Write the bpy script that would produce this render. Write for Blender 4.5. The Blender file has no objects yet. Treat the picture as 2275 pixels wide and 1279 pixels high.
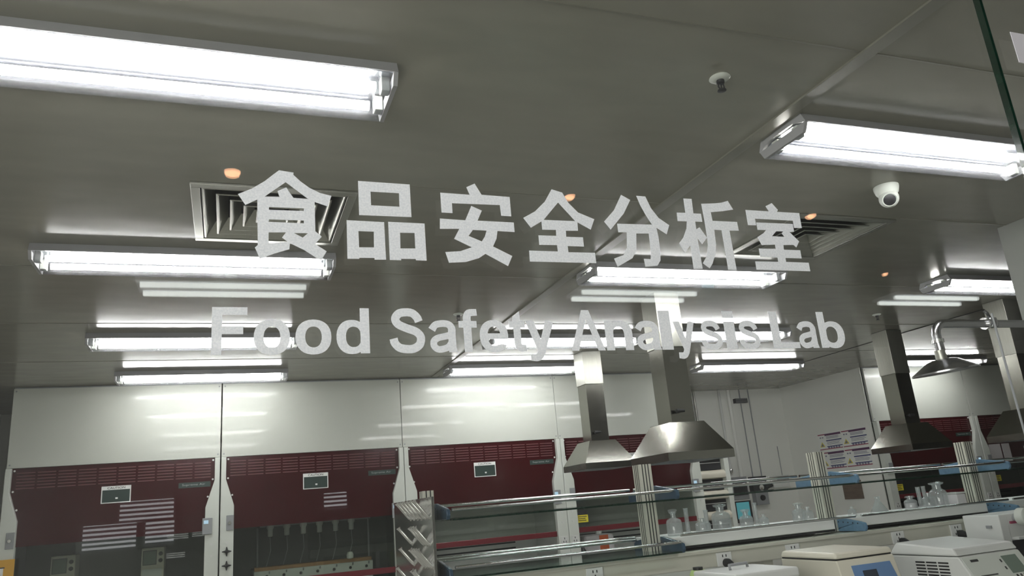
import bpy, bmesh, math, random
from mathutils import Vector, Matrix
random.seed(7)
S = bpy.context.scene
COL = S.collection
PI = math.pi

# ------------------------------------------------------------------ camera, world, exposure
cam_d = bpy.data.cameras.new('camera'); cam = bpy.data.objects.new('camera', cam_d); COL.objects.link(cam)
cam_d.sensor_width = 36.0; cam_d.lens = 1701.36 / 2275 * 36.0; cam_d.clip_start = 0.02; cam_d.clip_end = 60
_r = Vector((0.93837, -0.33549, -0.08310)); _d = Vector((0.01737, 0.28591, -0.95810)); _f = Vector((0.34520, 0.89761, 0.27411))
cam.matrix_world = Matrix(((_r.x, -_d.x, -_f.x, 0), (_r.y, -_d.y, -_f.y, 0), (_r.z, -_d.z, -_f.z, 1.5), (0, 0, 0, 1)))
S.camera = cam
W = bpy.data.worlds.new('world'); S.world = W; W.use_nodes = True
W.node_tree.nodes['Background'].inputs[0].default_value = (0.35, 0.37, 0.40, 1)
W.node_tree.nodes['Background'].inputs[1].default_value = 0.05
S.view_settings.view_transform = 'Standard'; S.view_settings.look = 'None'
S.view_settings.exposure = 0.0; S.view_settings.gamma = 1.0
S.view_settings.use_curve_mapping = False
S.cycles.max_bounces = 10; S.cycles.transparent_max_bounces = 24; S.cycles.caustics_reflective = False; S.cycles.caustics_refractive = False
S.cycles.sample_clamp_indirect = 6.0
TUBE = 52.0          # radiance of the fluorescent tubes
CORR = 9.5          # radiance of the corridor tubes

# ------------------------------------------------------------------ materials
def new_mat(name):
    m = bpy.data.materials.new(name); m.use_nodes = True
    nt = m.node_tree; nt.nodes.clear()
    return m, nt, nt.nodes.new('ShaderNodeOutputMaterial')
def mat(name, col, rough=0.5, metal=0.0, coat=0.0, var=0.06, scale=6.0, stretch=(1, 1, 1), bump=0.0, spec=0.5, rvar=0.0, trans=0.0, coat_rough=0.06):
    m, nt, out = new_mat(name)
    b = nt.nodes.new('ShaderNodeBsdfPrincipled')
    b.inputs['Roughness'].default_value = rough; b.inputs['Metallic'].default_value = metal
    b.inputs['Coat Weight'].default_value = coat; b.inputs['Coat Roughness'].default_value = coat_rough
    b.inputs['Specular IOR Level'].default_value = spec
    tc = nt.nodes.new('ShaderNodeTexCoord'); mp = nt.nodes.new('ShaderNodeMapping'); mp.inputs['Scale'].default_value = stretch
    nz = nt.nodes.new('ShaderNodeTexNoise'); nz.inputs['Scale'].default_value = scale; nz.inputs['Detail'].default_value = 4
    nt.links.new(tc.outputs['Object'], mp.inputs[0]); nt.links.new(mp.outputs[0], nz.inputs['Vector'])
    rp = nt.nodes.new('ShaderNodeValToRGB')
    rp.color_ramp.elements[0].position = 0.3; rp.color_ramp.elements[1].position = 0.7
    rp.color_ramp.elements[0].color = tuple(c * (1 - var) for c in col) + (1,)
    rp.color_ramp.elements[1].color = tuple(min(1, c * (1 + var)) for c in col) + (1,)
    nt.links.new(nz.outputs[0], rp.inputs[0]); nt.links.new(rp.outputs[0], b.inputs['Base Color'])
    if rvar:
        mr = nt.nodes.new('ShaderNodeMapRange'); mr.inputs[3].default_value = rough - rvar; mr.inputs[4].default_value = rough + rvar
        nt.links.new(nz.outputs[0], mr.inputs[0]); nt.links.new(mr.outputs[0], b.inputs['Roughness'])
    if bump:
        bp = nt.nodes.new('ShaderNodeBump'); bp.inputs['Strength'].default_value = bump; bp.inputs['Distance'].default_value = 0.002
        nt.links.new(nz.outputs[0], bp.inputs['Height']); nt.links.new(bp.outputs[0], b.inputs['Normal'])
    if trans: b.inputs['Transmission Weight'].default_value = trans
    nt.links.new(b.outputs[0], out.inputs[0])
    return m
def emit(name, col, s):
    m, nt, out = new_mat(name); e = nt.nodes.new('ShaderNodeEmission')
    e.inputs[0].default_value = tuple(col) + (1,); e.inputs[1].default_value = s
    nt.links.new(e.outputs[0], out.inputs[0]); return m
def pane_mat(name, tint, ior=1.5, dust=0.0, dust_col=(0.8, 0.8, 0.78), body=0.0, body_col=(1, 1, 1)):
    """sheet glass: straight-through transmission, Fresnel mirror reflection and a thin film of dust"""
    m, nt, out = new_mat(name)
    t = nt.nodes.new('ShaderNodeBsdfTransparent'); t.inputs[0].default_value = tuple(tint) + (1,)
    g = nt.nodes.new('ShaderNodeBsdfGlossy'); g.inputs['Roughness'].default_value = 0.0
    lw = nt.nodes.new('ShaderNodeLayerWeight'); pw = nt.nodes.new('ShaderNodeMath'); pw.operation = 'POWER'; pw.inputs[1].default_value = 5.0
    fr = nt.nodes.new('ShaderNodeMapRange'); fr.inputs[3].default_value = ((ior - 1) / (ior + 1)) ** 2; fr.inputs[4].default_value = 0.9
    nt.links.new(lw.outputs['Facing'], pw.inputs[0]); nt.links.new(pw.outputs[0], fr.inputs[0])
    mx = nt.nodes.new('ShaderNodeMixShader')
    nt.links.new(fr.outputs[0], mx.inputs[0]); nt.links.new(t.outputs[0], mx.inputs[1]); nt.links.new(g.outputs[0], mx.inputs[2])
    last = mx
    if dust:
        d = nt.nodes.new('ShaderNodeBsdfDiffuse'); d.inputs[0].default_value = tuple(dust_col) + (1,)
        tr = nt.nodes.new('ShaderNodeBsdfTranslucent'); tr.inputs[0].default_value = tuple(dust_col) + (1,)
        dm = nt.nodes.new('ShaderNodeMixShader'); dm.inputs[0].default_value = 0.5
        nt.links.new(d.outputs[0], dm.inputs[1]); nt.links.new(tr.outputs[0], dm.inputs[2])
        tc = nt.nodes.new('ShaderNodeTexCoord')
        n1 = nt.nodes.new('ShaderNodeTexNoise'); n1.inputs['Scale'].default_value = 3.0; n1.inputs['Detail'].default_value = 6
        n2 = nt.nodes.new('ShaderNodeTexNoise'); n2.inputs['Scale'].default_value = 260.0; n2.inputs['Detail'].default_value = 1
        nt.links.new(tc.outputs['Object'], n1.inputs['Vector']); nt.links.new(tc.outputs['Object'], n2.inputs['Vector'])
        r1 = nt.nodes.new('ShaderNodeMapRange'); r1.inputs[1].default_value = 0.35; r1.inputs[2].default_value = 0.75; r1.inputs[3].default_value = dust * 0.5; r1.inputs[4].default_value = dust * 1.6
        r2 = nt.nodes.new('ShaderNodeMapRange'); r2.inputs[1].default_value = 0.74; r2.inputs[2].default_value = 0.84; r2.inputs[3].default_value = 0.0; r2.inputs[4].default_value = dust * 6
        nt.links.new(n1.outputs[0], r1.inputs[0]); nt.links.new(n2.outputs[0], r2.inputs[0])
        ad = nt.nodes.new('ShaderNodeMath'); ad.operation = 'ADD'
        nt.links.new(r1.outputs[0], ad.inputs[0]); nt.links.new(r2.outputs[0], ad.inputs[1])
        m2 = nt.nodes.new('ShaderNodeMixShader'); nt.links.new(ad.outputs[0], m2.inputs[0])
        nt.links.new(last.outputs[0], m2.inputs[1]); nt.links.new(dm.outputs[0], m2.inputs[2]); last = m2
    if body:
        d = nt.nodes.new('ShaderNodeBsdfTranslucent'); d.inputs[0].default_value = tuple(body_col) + (1,)
        m3 = nt.nodes.new('ShaderNodeMixShader'); m3.inputs[0].default_value = body
        nt.links.new(last.outputs[0], m3.inputs[1]); nt.links.new(d.outputs[0], m3.inputs[2]); last = m3
    nt.links.new(last.outputs[0], out.inputs[0])
    return m
def vinyl_mat():
    m, nt, out = new_mat('frosted_vinyl')
    d = nt.nodes.new('ShaderNodeBsdfDiffuse'); tr = nt.nodes.new('ShaderNodeBsdfTranslucent')
    tc = nt.nodes.new('ShaderNodeTexCoord'); nz = nt.nodes.new('ShaderNodeTexNoise'); nz.inputs['Scale'].default_value = 420; nz.inputs['Detail'].default_value = 3
    rp = nt.nodes.new('ShaderNodeValToRGB'); rp.color_ramp.elements[0].color = (0.80, 0.81, 0.81, 1); rp.color_ramp.elements[1].color = (0.92, 0.92, 0.91, 1)
    rp.color_ramp.elements[0].position = 0.35; rp.color_ramp.elements[1].position = 0.65
    nt.links.new(tc.outputs['Object'], nz.inputs['Vector']); nt.links.new(nz.outputs[0], rp.inputs[0])
    nt.links.new(rp.outputs[0], d.inputs[0]); nt.links.new(rp.outputs[0], tr.inputs[0])
    mx = nt.nodes.new('ShaderNodeMixShader'); mx.inputs[0].default_value = 0.42
    nt.links.new(d.outputs[0], mx.inputs[1]); nt.links.new(tr.outputs[0], mx.inputs[2])
    tp = nt.nodes.new('ShaderNodeBsdfTransparent'); m2 = nt.nodes.new('ShaderNodeMixShader'); m2.inputs[0].default_value = 0.05
    nt.links.new(mx.outputs[0], m2.inputs[1]); nt.links.new(tp.outputs[0], m2.inputs[2]); nt.links.new(m2.outputs[0], out.inputs[0])
    return m

M = {}
M['ceiling'] = mat('ceiling_steel', (0.285, 0.276, 0.232), rough=0.20, var=0.05, scale=2.5, stretch=(1.6, 5, 1), rvar=0.06, spec=0.6)
M['seam'] = mat('seam_strip', (0.21, 0.205, 0.17), rough=0.4)
M['gap'] = mat('dark_gap', (0.03, 0.03, 0.03), rough=0.8)
M['white_panel'] = mat('white_panel', (0.53, 0.55, 0.50), rough=0.40, var=0.02, scale=3, coat=0.22, coat_rough=0.04)
M['wall'] = mat('wall_panel', (0.78, 0.785, 0.745), rough=0.35, var=0.03, scale=2)
M['pier'] = mat('pier_grey', (0.27, 0.275, 0.26), rough=0.45, var=0.02)
M['floor'] = mat('floor_vinyl', (0.55, 0.54, 0.50), rough=0.4, var=0.08)
M['white'] = mat('white_paint', (0.62, 0.65, 0.60), rough=0.35, var=0.02)
M['reflector'] = mat('lamp_mirror_reflector', (0.66, 0.68, 0.76), rough=0.20, metal=1.0, var=0.02)
M['lamp_shell'] = mat('lamp_shell_grey', (0.36, 0.36, 0.37), rough=0.4, var=0.02)
M['louvre_lip_lit'] = mat('louvre_lip_lit', (0.16, 0.05, 0.055), rough=0.35)  # lighter red stands in for light caught on the lips
M['tray'] = mat('lamp_tray_white', (0.80, 0.82, 0.86), rough=0.4, var=0.01)
M['grey'] = mat('grey_plastic', (0.28, 0.29, 0.30), rough=0.45)
M['dark'] = mat('dark_plastic', (0.025, 0.025, 0.028), rough=0.4)
M['black'] = mat('black_rubber', (0.012, 0.012, 0.013), rough=0.5)
M['steel'] = mat('brushed_steel', (0.31, 0.305, 0.27), rough=0.19, metal=1.0, var=0.05, scale=10, stretch=(1, 1, 30), rvar=0.05)
M['steel_dull'] = mat('dull_steel_sheet', (0.40, 0.40, 0.36), rough=0.38, metal=1.0, var=0.06, scale=8, stretch=(20, 20, 1), rvar=0.05)
M['chrome'] = mat('polished_steel', (0.72, 0.72, 0.70), rough=0.14, metal=1.0, var=0.02)
M['alu'] = mat('anodised_aluminium', (0.68, 0.67, 0.58), rough=0.42, metal=0.25, var=0.03)
M['red'] = mat('red_tinted_panel', (0.040, 0.004, 0.0055), rough=0.16, var=0.10, scale=2, spec=0.32)
M['red_dark'] = mat('louvre_slot', (0.018, 0.003, 0.004), rough=0.5)
M['red_bar'] = mat('red_sash_bar', (0.13, 0.012, 0.018), rough=0.3)
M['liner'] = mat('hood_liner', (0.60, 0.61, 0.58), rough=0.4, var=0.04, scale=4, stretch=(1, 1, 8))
M['liner_shaded'] = mat('hood_liner_shaded', (0.085, 0.095, 0.085), rough=0.45, var=0.08, scale=4)  # darker copy of the hood liner, shade of dim interiors put into its colour
M['cream'] = mat('cream_plastic', (0.66, 0.63, 0.53), rough=0.38, var=0.02)
M['offwhite'] = mat('offwhite_plastic', (0.66, 0.67, 0.65), rough=0.36, var=0.02)
M['blue_film'] = mat('blue_bracket', (0.115, 0.215, 0.32), rough=0.5, var=0.14, scale=30)
M['blue_dark'] = mat('dark_blue_bracket', (0.035, 0.07, 0.11), rough=0.25, var=0.1, scale=20)
M['blue_panel'] = mat('blue_control_foil', (0.14, 0.25, 0.46), rough=0.3, var=0.1)
M['blue_light'] = mat('pale_blue_print', (0.36, 0.52, 0.74), rough=0.3, var=0.1, scale=40)
M['lcd'] = mat('green_grey_lcd', (0.16, 0.21, 0.17), rough=0.2)
M['screen_dark'] = mat('dark_display', (0.03, 0.04, 0.06), rough=0.15)
M['label_white'] = mat('label_white', (0.80, 0.81, 0.79), rough=0.5, var=0.02)
M['label_green'] = mat('label_dark_green', (0.018, 0.038, 0.032), rough=0.35)
M['yellow'] = mat('warning_yellow', (0.72, 0.62, 0.04), rough=0.5, var=0.05)
M['orange_sign'] = mat('orange_yellow_board', (0.66, 0.36, 0.04), rough=0.5)
M['orange'] = mat('orange_label', (0.62, 0.13, 0.04), rough=0.5)
M['wood'] = mat('wood_strip', (0.36, 0.19, 0.07), rough=0.5, var=0.2, scale=8, stretch=(1, 8, 8))
M['wood_board'] = mat('brown_board', (0.15, 0.11, 0.085), rough=0.5, var=0.15, scale=8, stretch=(1, 1, 8))
M['purple'] = mat('poster_purple', (0.10, 0.035, 0.10), rough=0.5)
M['navy'] = mat('poster_navy', (0.03, 0.04, 0.16), rough=0.5)
M['rose'] = mat('poster_rose', (0.30, 0.05, 0.10), rough=0.5)
M['ink'] = mat('poster_ink', (0.22, 0.21, 0.30), rough=0.6)
M['paper'] = mat('paper_white', (0.60, 0.57, 0.58), rough=0.6, var=0.03)
M['grey_text'] = mat('silver_print', (0.34, 0.36, 0.36), rough=0.4)
M['black_text'] = mat('black_print', (0.03, 0.03, 0.03), rough=0.5)
M['carboy'] = mat('milky_plastic', (0.72, 0.68, 0.70), rough=0.35, var=0.02)
M['water'] = mat('plumbing_steel', (0.42, 0.42, 0.43), rough=0.24, metal=1.0, var=0.05)
M['green_label'] = mat('green_label', (0.46, 0.60, 0.24), rough=0.5)
M['corridor'] = mat('corridor_wall', (0.17, 0.17, 0.16), rough=0.6)
M['corridor_dark'] = mat('corridor_ceiling', (0.12, 0.12, 0.115), rough=0.7)
M['tube'] = emit('fluorescent_tube', (1.0, 0.985, 0.945), TUBE)
M['tube_corr'] = emit('corridor_tube', (0.94, 1.0, 0.97), CORR)
M['downlight'] = emit('warm_downlight', (1.0, 0.50, 0.27), 20.0)
M['daylight'] = emit('daylight_window', (0.95, 0.97, 1.0), 3.4)
M['fill_daylight'] = emit('fill_window_glow', (0.96, 0.98, 1.0), 12.0)  # glow of the added corridor end panel that brightens the letters
M['screen_blue'] = emit('lit_lcd_screen', (0.55, 0.80, 1.0), 0.8)
M['screen_teal'] = emit('lit_touch_screen', (0.16, 0.55, 0.62), 0.42)
M['glass'] = pane_mat('front_glass', (0.968, 0.968, 0.948), dust=0.006)
M['sash'] = pane_mat('sash_glass', (0.86, 0.89, 0.86), dust=0.009)
M['shelf_glass'] = pane_mat('shelf_glass', (0.80, 0.88, 0.86), dust=0.03)
M['bottle'] = pane_mat('lab_glass', (0.94, 0.95, 0.95), ior=1.6, body=0.22, body_col=(0.97, 0.96, 0.97))
M['cover'] = pane_mat('lamp_acrylic', (0.93, 0.94, 0.97), ior=1.45, body=0.012, body_col=(0.92, 0.94, 1.0))
M['edge'] = mat('green_glass_edge', (0.006, 0.022, 0.013), rough=0.12, var=0.3, scale=30)
M['vinyl'] = vinyl_mat()

# ------------------------------------------------------------------ geometry helpers
class MB:
    def __init__(self): self.bm = bmesh.new()
    def box(self, x0, x1, y0, y1, z0, z1):
        v = [self.bm.verts.new(p) for p in ((x0,y0,z0),(x1,y0,z0),(x1,y1,z0),(x0,y1,z0),(x0,y0,z1),(x1,y0,z1),(x1,y1,z1),(x0,y1,z1))]
        for f in ((0,3,2,1),(4,5,6,7),(0,1,5,4),(1,2,6,5),(2,3,7,6),(3,0,4,7)): self.bm.faces.new([v[i] for i in f])
        return self
    def prism(self, poly, axis, a0, a1):
        def P(u, w, a): return (a,u,w) if axis == 0 else ((u,a,w) if axis == 1 else (u,w,a))
        A = [self.bm.verts.new(P(u,w,a0)) for u,w in poly]; B = [self.bm.verts.new(P(u,w,a1)) for u,w in poly]
        n = len(poly)
        self.bm.faces.new(A); self.bm.faces.new(B[::-1])
        for i in range(n): self.bm.faces.new((A[i], B[i], B[(i+1)%n], A[(i+1)%n]))
        return self
    def hull8(self, a, b):
        """loft between two closed loops of the same length, capped"""
        A = [self.bm.verts.new(p) for p in a]; B = [self.bm.verts.new(p) for p in b]; n = len(a)
        self.bm.faces.new(A); self.bm.faces.new(B[::-1])
        for i in range(n): self.bm.faces.new((A[i], B[i], B[(i+1)%n], A[(i+1)%n]))
        return self
    def loft_open(self, loops):
        R = [[self.bm.verts.new(p) for p in lp] for lp in loops]; n = len(loops[0])
        for A, B in zip(R, R[1:]):
            for i in range(n): self.bm.faces.new((A[i], B[i], B[(i+1)%n], A[(i+1)%n]))
        return self
    def tube(self, pts, r, seg=10, caps=True):
        pts = [Vector(p) for p in pts]; rings = []
        rr = r if isinstance(r, (list, tuple)) else [r]*len(pts)
        up = None
        for i, p in enumerate(pts):
            d = (pts[min(i+1,len(pts)-1)] - pts[max(i-1,0)]).normalized()
            if up is None or abs(up.dot(d)) > 0.95:
                up = Vector((0,0,1)) if abs(d.z) < 0.9 else Vector((1,0,0))
            a = d.cross(up).normalized(); b = a.cross(d).normalized(); up = b
            rings.append([self.bm.verts.new(p + (a*math.cos(t) + b*math.sin(t))*rr[i]) for t in [2*PI*k/seg for k in range(seg)]])
        for A, B in zip(rings, rings[1:]):
            for k in range(seg): self.bm.faces.new((A[k], A[(k+1)%seg], B[(k+1)%seg], B[k]))
        if caps: self.bm.faces.new(rings[0][::-1]); self.bm.faces.new(rings[-1])
        return self
    def lathe(self, prof, c=(0,0,0), seg=20, mtx=None):
        rings = []
        for r, z in prof:
            if r < 1e-5: q = [Vector((0,0,z))]
            else: q = [Vector((r*math.cos(2*PI*k/seg), r*math.sin(2*PI*k/seg), z)) for k in range(seg)]
            if mtx is not None: q = [mtx @ v for v in q]
            rings.append([self.bm.verts.new(v + Vector(c)) for v in q])
        for A, B in zip(rings, rings[1:]):
            if len(A) == 1 and len(B) == 1: continue
            for k in range(seg):
                if len(A) == 1: self.bm.faces.new((A[0], B[(k+1)%seg], B[k]))
                elif len(B) == 1: self.bm.faces.new((A[k], A[(k+1)%seg], B[0]))
                else: self.bm.faces.new((A[k], A[(k+1)%seg], B[(k+1)%seg], B[k]))
        return self
    def build(self, name, m, parent=None, smooth=False, bevel=0.0, loc=(0,0,0), solid=0.0):
        bmesh.ops.recalc_face_normals(self.bm, faces=self.bm.faces)
        me = bpy.data.meshes.new(name); self.bm.to_mesh(me); self.bm.free()
        me.materials.append(m if not isinstance(m, str) else M[m])
        if smooth:
            for p in me.polygons: p.use_smooth = True
        o = bpy.data.objects.new(name, me); COL.objects.link(o); o.location = loc
        if parent: o.parent = parent
        if smooth:
            try: me.set_sharp_from_angle(angle=math.radians(40))
            except Exception: pass
        if solid:
            s = o.modifiers.new('solid', 'SOLIDIFY'); s.thickness = solid; s.offset = 0
        if bevel:
            b = o.modifiers.new('bevel', 'BEVEL'); b.width = bevel; b.segments = 2; b.limit_method = 'ANGLE'
        return o
def tag(o, label, cat, group=None):
    o['label'] = label; o['category'] = cat
    if group: o['group'] = group
    return o
def thing(name, label, cat, loc=(0,0,0), group=None):
    o = bpy.data.objects.new(name, None); COL.objects.link(o); o.location = loc; o.empty_display_size = 0.05
    return tag(o, label, cat, group)
def struct(o):
    o['kind'] = 'structure'; return o
def dup(root, loc=None, label=None, rotz=None):
    r = root.copy(); COL.objects.link(r)
    if loc is not None: r.location = loc
    if rotz is not None: r.rotation_euler = (0, 0, rotz)
    if label: r['label'] = label
    for ch in list(root.children):
        c = ch.copy(); COL.objects.link(c); c.parent = r
        for g in list(ch.children):
            d = g.copy(); COL.objects.link(d); d.parent = c
    return r
def box(name, m, x0, x1, y0, y1, z0, z1, parent=None, bevel=0.0):
    return MB().box(x0,x1,y0,y1,z0,z1).build(name, m, parent, bevel=bevel)
def text_mesh(body, name, m, parent, loc, rot, width=None, height=None, bold=0.0, extrude=0.0004, fit=None):
    """lettering as a mesh; fit = (u0, u1, v0, v1) is the box the letters fill in the text's own plane"""
    cu = bpy.data.curves.new(name, 'FONT'); cu.body = body; cu.size = 1; cu.offset = bold; cu.extrude = 0; cu.resolution_u = 6
    t = bpy.data.objects.new(name, cu); COL.objects.link(t)
    bpy.context.view_layer.update()
    me = bpy.data.meshes.new_from_object(t.evaluated_get(bpy.context.evaluated_depsgraph_get()))
    bpy.data.objects.remove(t); bpy.data.curves.remove(cu)
    xs = [v.co.x for v in me.vertices]; ys = [v.co.y for v in me.vertices]
    x0, x1, y0, y1 = min(xs), max(xs), min(ys), max(ys)
    if fit: u0, u1, v0, v1 = fit
    else: u0, u1, v0, v1 = 0, width, 0, height
    for v in me.vertices:
        v.co.x = u0 + (v.co.x - x0) / (x1 - x0) * (u1 - u0); v.co.y = v0 + (v.co.y - y0) / (y1 - y0) * (v1 - v0)
    bm = bmesh.new(); bm.from_mesh(me)
    bmesh.ops.remove_doubles(bm, verts=bm.verts, dist=1e-6)
    r = bmesh.ops.extrude_face_region(bm, geom=bm.faces[:])
    bmesh.ops.translate(bm, verts=[e for e in r['geom'] if isinstance(e, bmesh.types.BMVert)], vec=(0, 0, extrude))
    bmesh.ops.recalc_face_normals(bm, faces=bm.faces)
    bm.to_mesh(me); bm.free()
    me.materials.clear(); me.materials.append(M[m])
    o = bpy.data.objects.new(name, me); COL.objects.link(o); o.location = loc; o.rotation_euler = rot
    if parent: o.parent = parent
    return o
FACE = (PI/2, 0, 0)        # text plane facing the viewer (-Y)
CEIL = 2.67

# ------------------------------------------------------------------ the setting
struct(box('floor', 'floor', -4.2, 11.2, -6.7, 8.2, -0.05, 0.0))
xs = [-1.95, -0.11, 0.41, 2.445, 2.96, 10.05]; ys = [0.96, 2.61, 2.665, 3.135, 3.19, 8.05]
mb = MB()
for i in range(5):
    for j in range(4 + 1):
        if j > len(ys) - 2: continue
        xa, xb, ya, yb = xs[i], xs[i+1], ys[j], ys[j+1]
        if (i == 1 and ya >= 2.66 and yb <= 3.2) or (i == 3 and ya >= 2.6 and yb <= 3.14): continue
        mb.box(xa, xb, ya, yb, CEIL, CEIL + 0.05)
struct(mb.build('ceiling', 'ceiling'))
struct(box('wall_left', 'wall', -2.0, -1.9, 0.96, 8.05, 0, CEIL))
struct(box('wall_back', 'wall', -2.0, 10.1, 8.0, 8.1, 0, CEIL))
struct(box('wall_right', 'wall', 10.0, 10.1, 0.96, 8.0, 0, CEIL))
struct(box('wall_alcove', 'wall', 6.60, 6.612, 6.63, 8.0, 0, CEIL))
struct(box('wall_pier', 'pier', 3.71, 3.92, 0.96, 2.62, 0, CEIL))
struct(MB().box(-4.2, -3.0, 0.86, 0.96, 0, 3.3).box(3.92, 11.2, 0.86, 0.96, 0, 3.3).box(-3.0, 3.92, 0.86, 0.96, CEIL, 3.3).build('wall_front', 'corridor'))
struct(box('wall_corridor_back', 'corridor', -4.2, 11.2, -6.7, -6.6, 0, 3.3))
struct(box('wall_corridor_left', 'corridor', -4.3, -4.2, -6.7, 0.96, 0, 3.3))
struct(box('wall_corridor_right', 'corridor', 11.2, 11.3, -6.7, 0.96, 0, 3.3))
struct(box('ceiling_corridor', 'corridor_dark', -4.2, 11.2, -6.7, 0.96, 3.28, 3.33))
# ceiling joints
struct(MB().box(1.688, 1.738, 0.97, 6.56, CEIL - 0.006, CEIL).build('trim_1', 'seam'))
mb = MB()
for y in (1.443, 2.572, 3.632, 4.65, 5.69):
    if y < 3.0 and y > 2.0:
        mb.box(0.46, 1.68, y - 0.003, y + 0.003, CEIL - 0.002, CEIL).box(3.0, 9.95, y - 0.003, y + 0.003, CEIL - 0.002, CEIL)
    else: mb.box(-1.88, 1.68, y - 0.003, y + 0.003, CEIL - 0.002, CEIL).box(1.745, 9.95 if y > 2.7 else 3.7, y - 0.003, y + 0.003, CEIL - 0.002, CEIL)
struct(mb.build('trim_2', 'seam'))
struct(MB().box(5.49, 5.50, 2.0, 6.5, CEIL - 0.004, CEIL).build('trim_3', 'gap'))

# front glazing: two sheets meeting in an open vertical joint
def pane(name, x0, x1, y0, y1, z0, z1, edges):
    o = struct(MB().box(x0, x1, y0, y1, z0, z1).build(name, 'glass'))
    for e, ex0, ex1 in edges: box(e, 'edge', ex0, ex1, y0 - 0.0003, y1 + 0.0003, z0, z1, parent=o)
    return o
pane('window_1', -3.0, 1.400, 0.900, 0.912, 0.0, CEIL, [('glass_edge', 1.4002, 1.4018)])
pane('window_2', 1.408, 3.71, 0.900, 0.912, 0.0, CEIL, [('glass_edge', 1.4058, 1.4078)])

# ------------------------------------------------------------------ lettering on the glass
CJK = [[[(537,19202),(709,19184),(706,19155),(789,19074),(895,18995),(1025,18931),(1163,18903),(1115,18758),(958,18808),(962,18424),(1038,18356),(955,18259),(1093,18169),(1031,18060),(990,18068),(828,18176),(662,18258),(656,18180),(486,18120),(319,18046),(283,18144),(263,18186),(296,18219),(286,18799),(152,18721),(66,18856),(222,18937),(369,19045),(473,19144)],[(615,19049),(881,18843),(705,18847),(621,18980),(519,18924),(542,18851),(370,18843)],[(422,18711),(829,18715),(824,18680),(420,18675)],[(421,18551),(826,18556),(826,18520),(417,18518)],[(709,18389),(875,18394),(812,18334)],[(418,18384),(617,18393),(571,18324),(634,18276),(418,18238)]],[[(1498,19129),(2164,19126),(2166,18672),(1499,18664)],[(1652,18992),(2018,18994),(2016,18806),(1653,18805)],[(1342,18588),(1810,18585),(1816,18085),(1672,18081),(1673,18103),(1490,18099),(1483,18086),(1341,18082)],[(1484,18450),(1675,18451),(1671,18241),(1487,18236)],[(1862,18592),(2333,18592),(2334,18088),(2197,18089),(2192,18106),(2008,18103),(2007,18083),(1863,18083)],[(2008,18452),(2196,18456),(2195,18247),(2004,18240)]],[[(2568,19038),(2971,19033),(2933,19140),(3052,19201),(3139,19044),(3538,19037),(3538,18755),(3394,18757),(3387,18910),(2718,18897),(2717,18757),(2569,18758)],[(2542,18672),(2885,18665),(2982,18874),(3125,18815),(3055,18669),(3565,18668),(3565,18531),(3322,18535),(3300,18426),(3243,18314),(3502,18189),(3430,18047),(3129,18207),(3034,18144),(2852,18086),(2626,18069),(2587,18213),(2789,18232),(2948,18291),(2716,18399),(2795,18541),(2533,18529)],[(2981,18535),(3169,18533),(3140,18450),(3092,18378),(2915,18448)]],[[(4173,19193),(4331,19153),(4406,19006),(4540,18867),(4782,18778),(4707,18618),(4514,18719),(4508,18593),(4322,18584),(4319,18496),(4572,18499),(4572,18363),(4325,18362),(4326,18272),(4731,18278),(4731,18127),(3746,18121),(3751,18275),(4170,18277),(4168,18368),(3906,18363),(3907,18499),(4170,18503),(4176,18590),(3972,18584),(3973,18705),(3808,18605),(3709,18742),(3891,18847),(4052,19001)],[(4251,19000),(4483,18734),(4007,18729)]],[[(5259,19179),(5399,19108),(5263,18890),(5020,18633),(4932,18751),(5111,18932)],[(5508,19180),(5657,19179),(5724,19000),(5828,18853),(5990,18747),(5925,18604),(5768,18698),(5780,18564),(5778,18331),(5759,18199),(5697,18119),(5499,18097),(5491,18215),(5601,18214),(5622,18326),(5628,18603),(5423,18593),(5389,18334),(5308,18217),(5057,18084),(5017,18203),(5176,18261),(5244,18377),(5272,18605),(5136,18599),(5136,18729),(5703,18742),(5618,18892),(5550,19041)]],[[(6303,19188),(6447,19189),(6438,18957),(6569,18958),(6571,18829),(6446,18827),(6445,18706),(6506,18741),(6609,18580),(6505,18471),(6441,18573),(6446,18090),(6293,18086),(6298,18448),(6185,18330),(6115,18474),(6198,18564),(6277,18711),(6302,18823),(6145,18821),(6152,18954),(6301,18959)],[(6604,19121),(6838,19141),(6968,19160),(7090,19198),(7163,19059),(6967,19022),(6749,18993),(6755,18855),(7193,18859),(7198,18718),(7029,18712),(7037,18087),(6889,18091),(6890,18712),(6760,18714),(6747,18477),(6719,18354),(6631,18176),(6569,18104),(6464,18177),(6547,18283),(6603,18460),(6612,18578),(6612,18850)]],[[(7388,19066),(7825,19066),(7780,19150),(7909,19210),(8003,19100),(7978,19067),(8407,19070),(8399,18817),(8252,18812),(8253,18934),(7537,18930),(7537,18822),(7387,18817)],[(7551,18869),(8240,18878),(8234,18748),(8142,18740),(8296,18590),(8219,18488),(8174,18527),(7979,18519),(7972,18442),(8283,18444),(8280,18311),(7972,18309),(7971,18245),(8399,18244),(8398,18105),(7396,18105),(7400,18235),(7826,18242),(7825,18311),(7505,18311),(7507,18444),(7822,18448),(7824,18519),(7574,18501),(7519,18626),(7649,18701),(7705,18752),(7548,18748)],[(7894,18741),(8028,18743),(7987,18710),(8035,18654),(7797,18656)]]]
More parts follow.
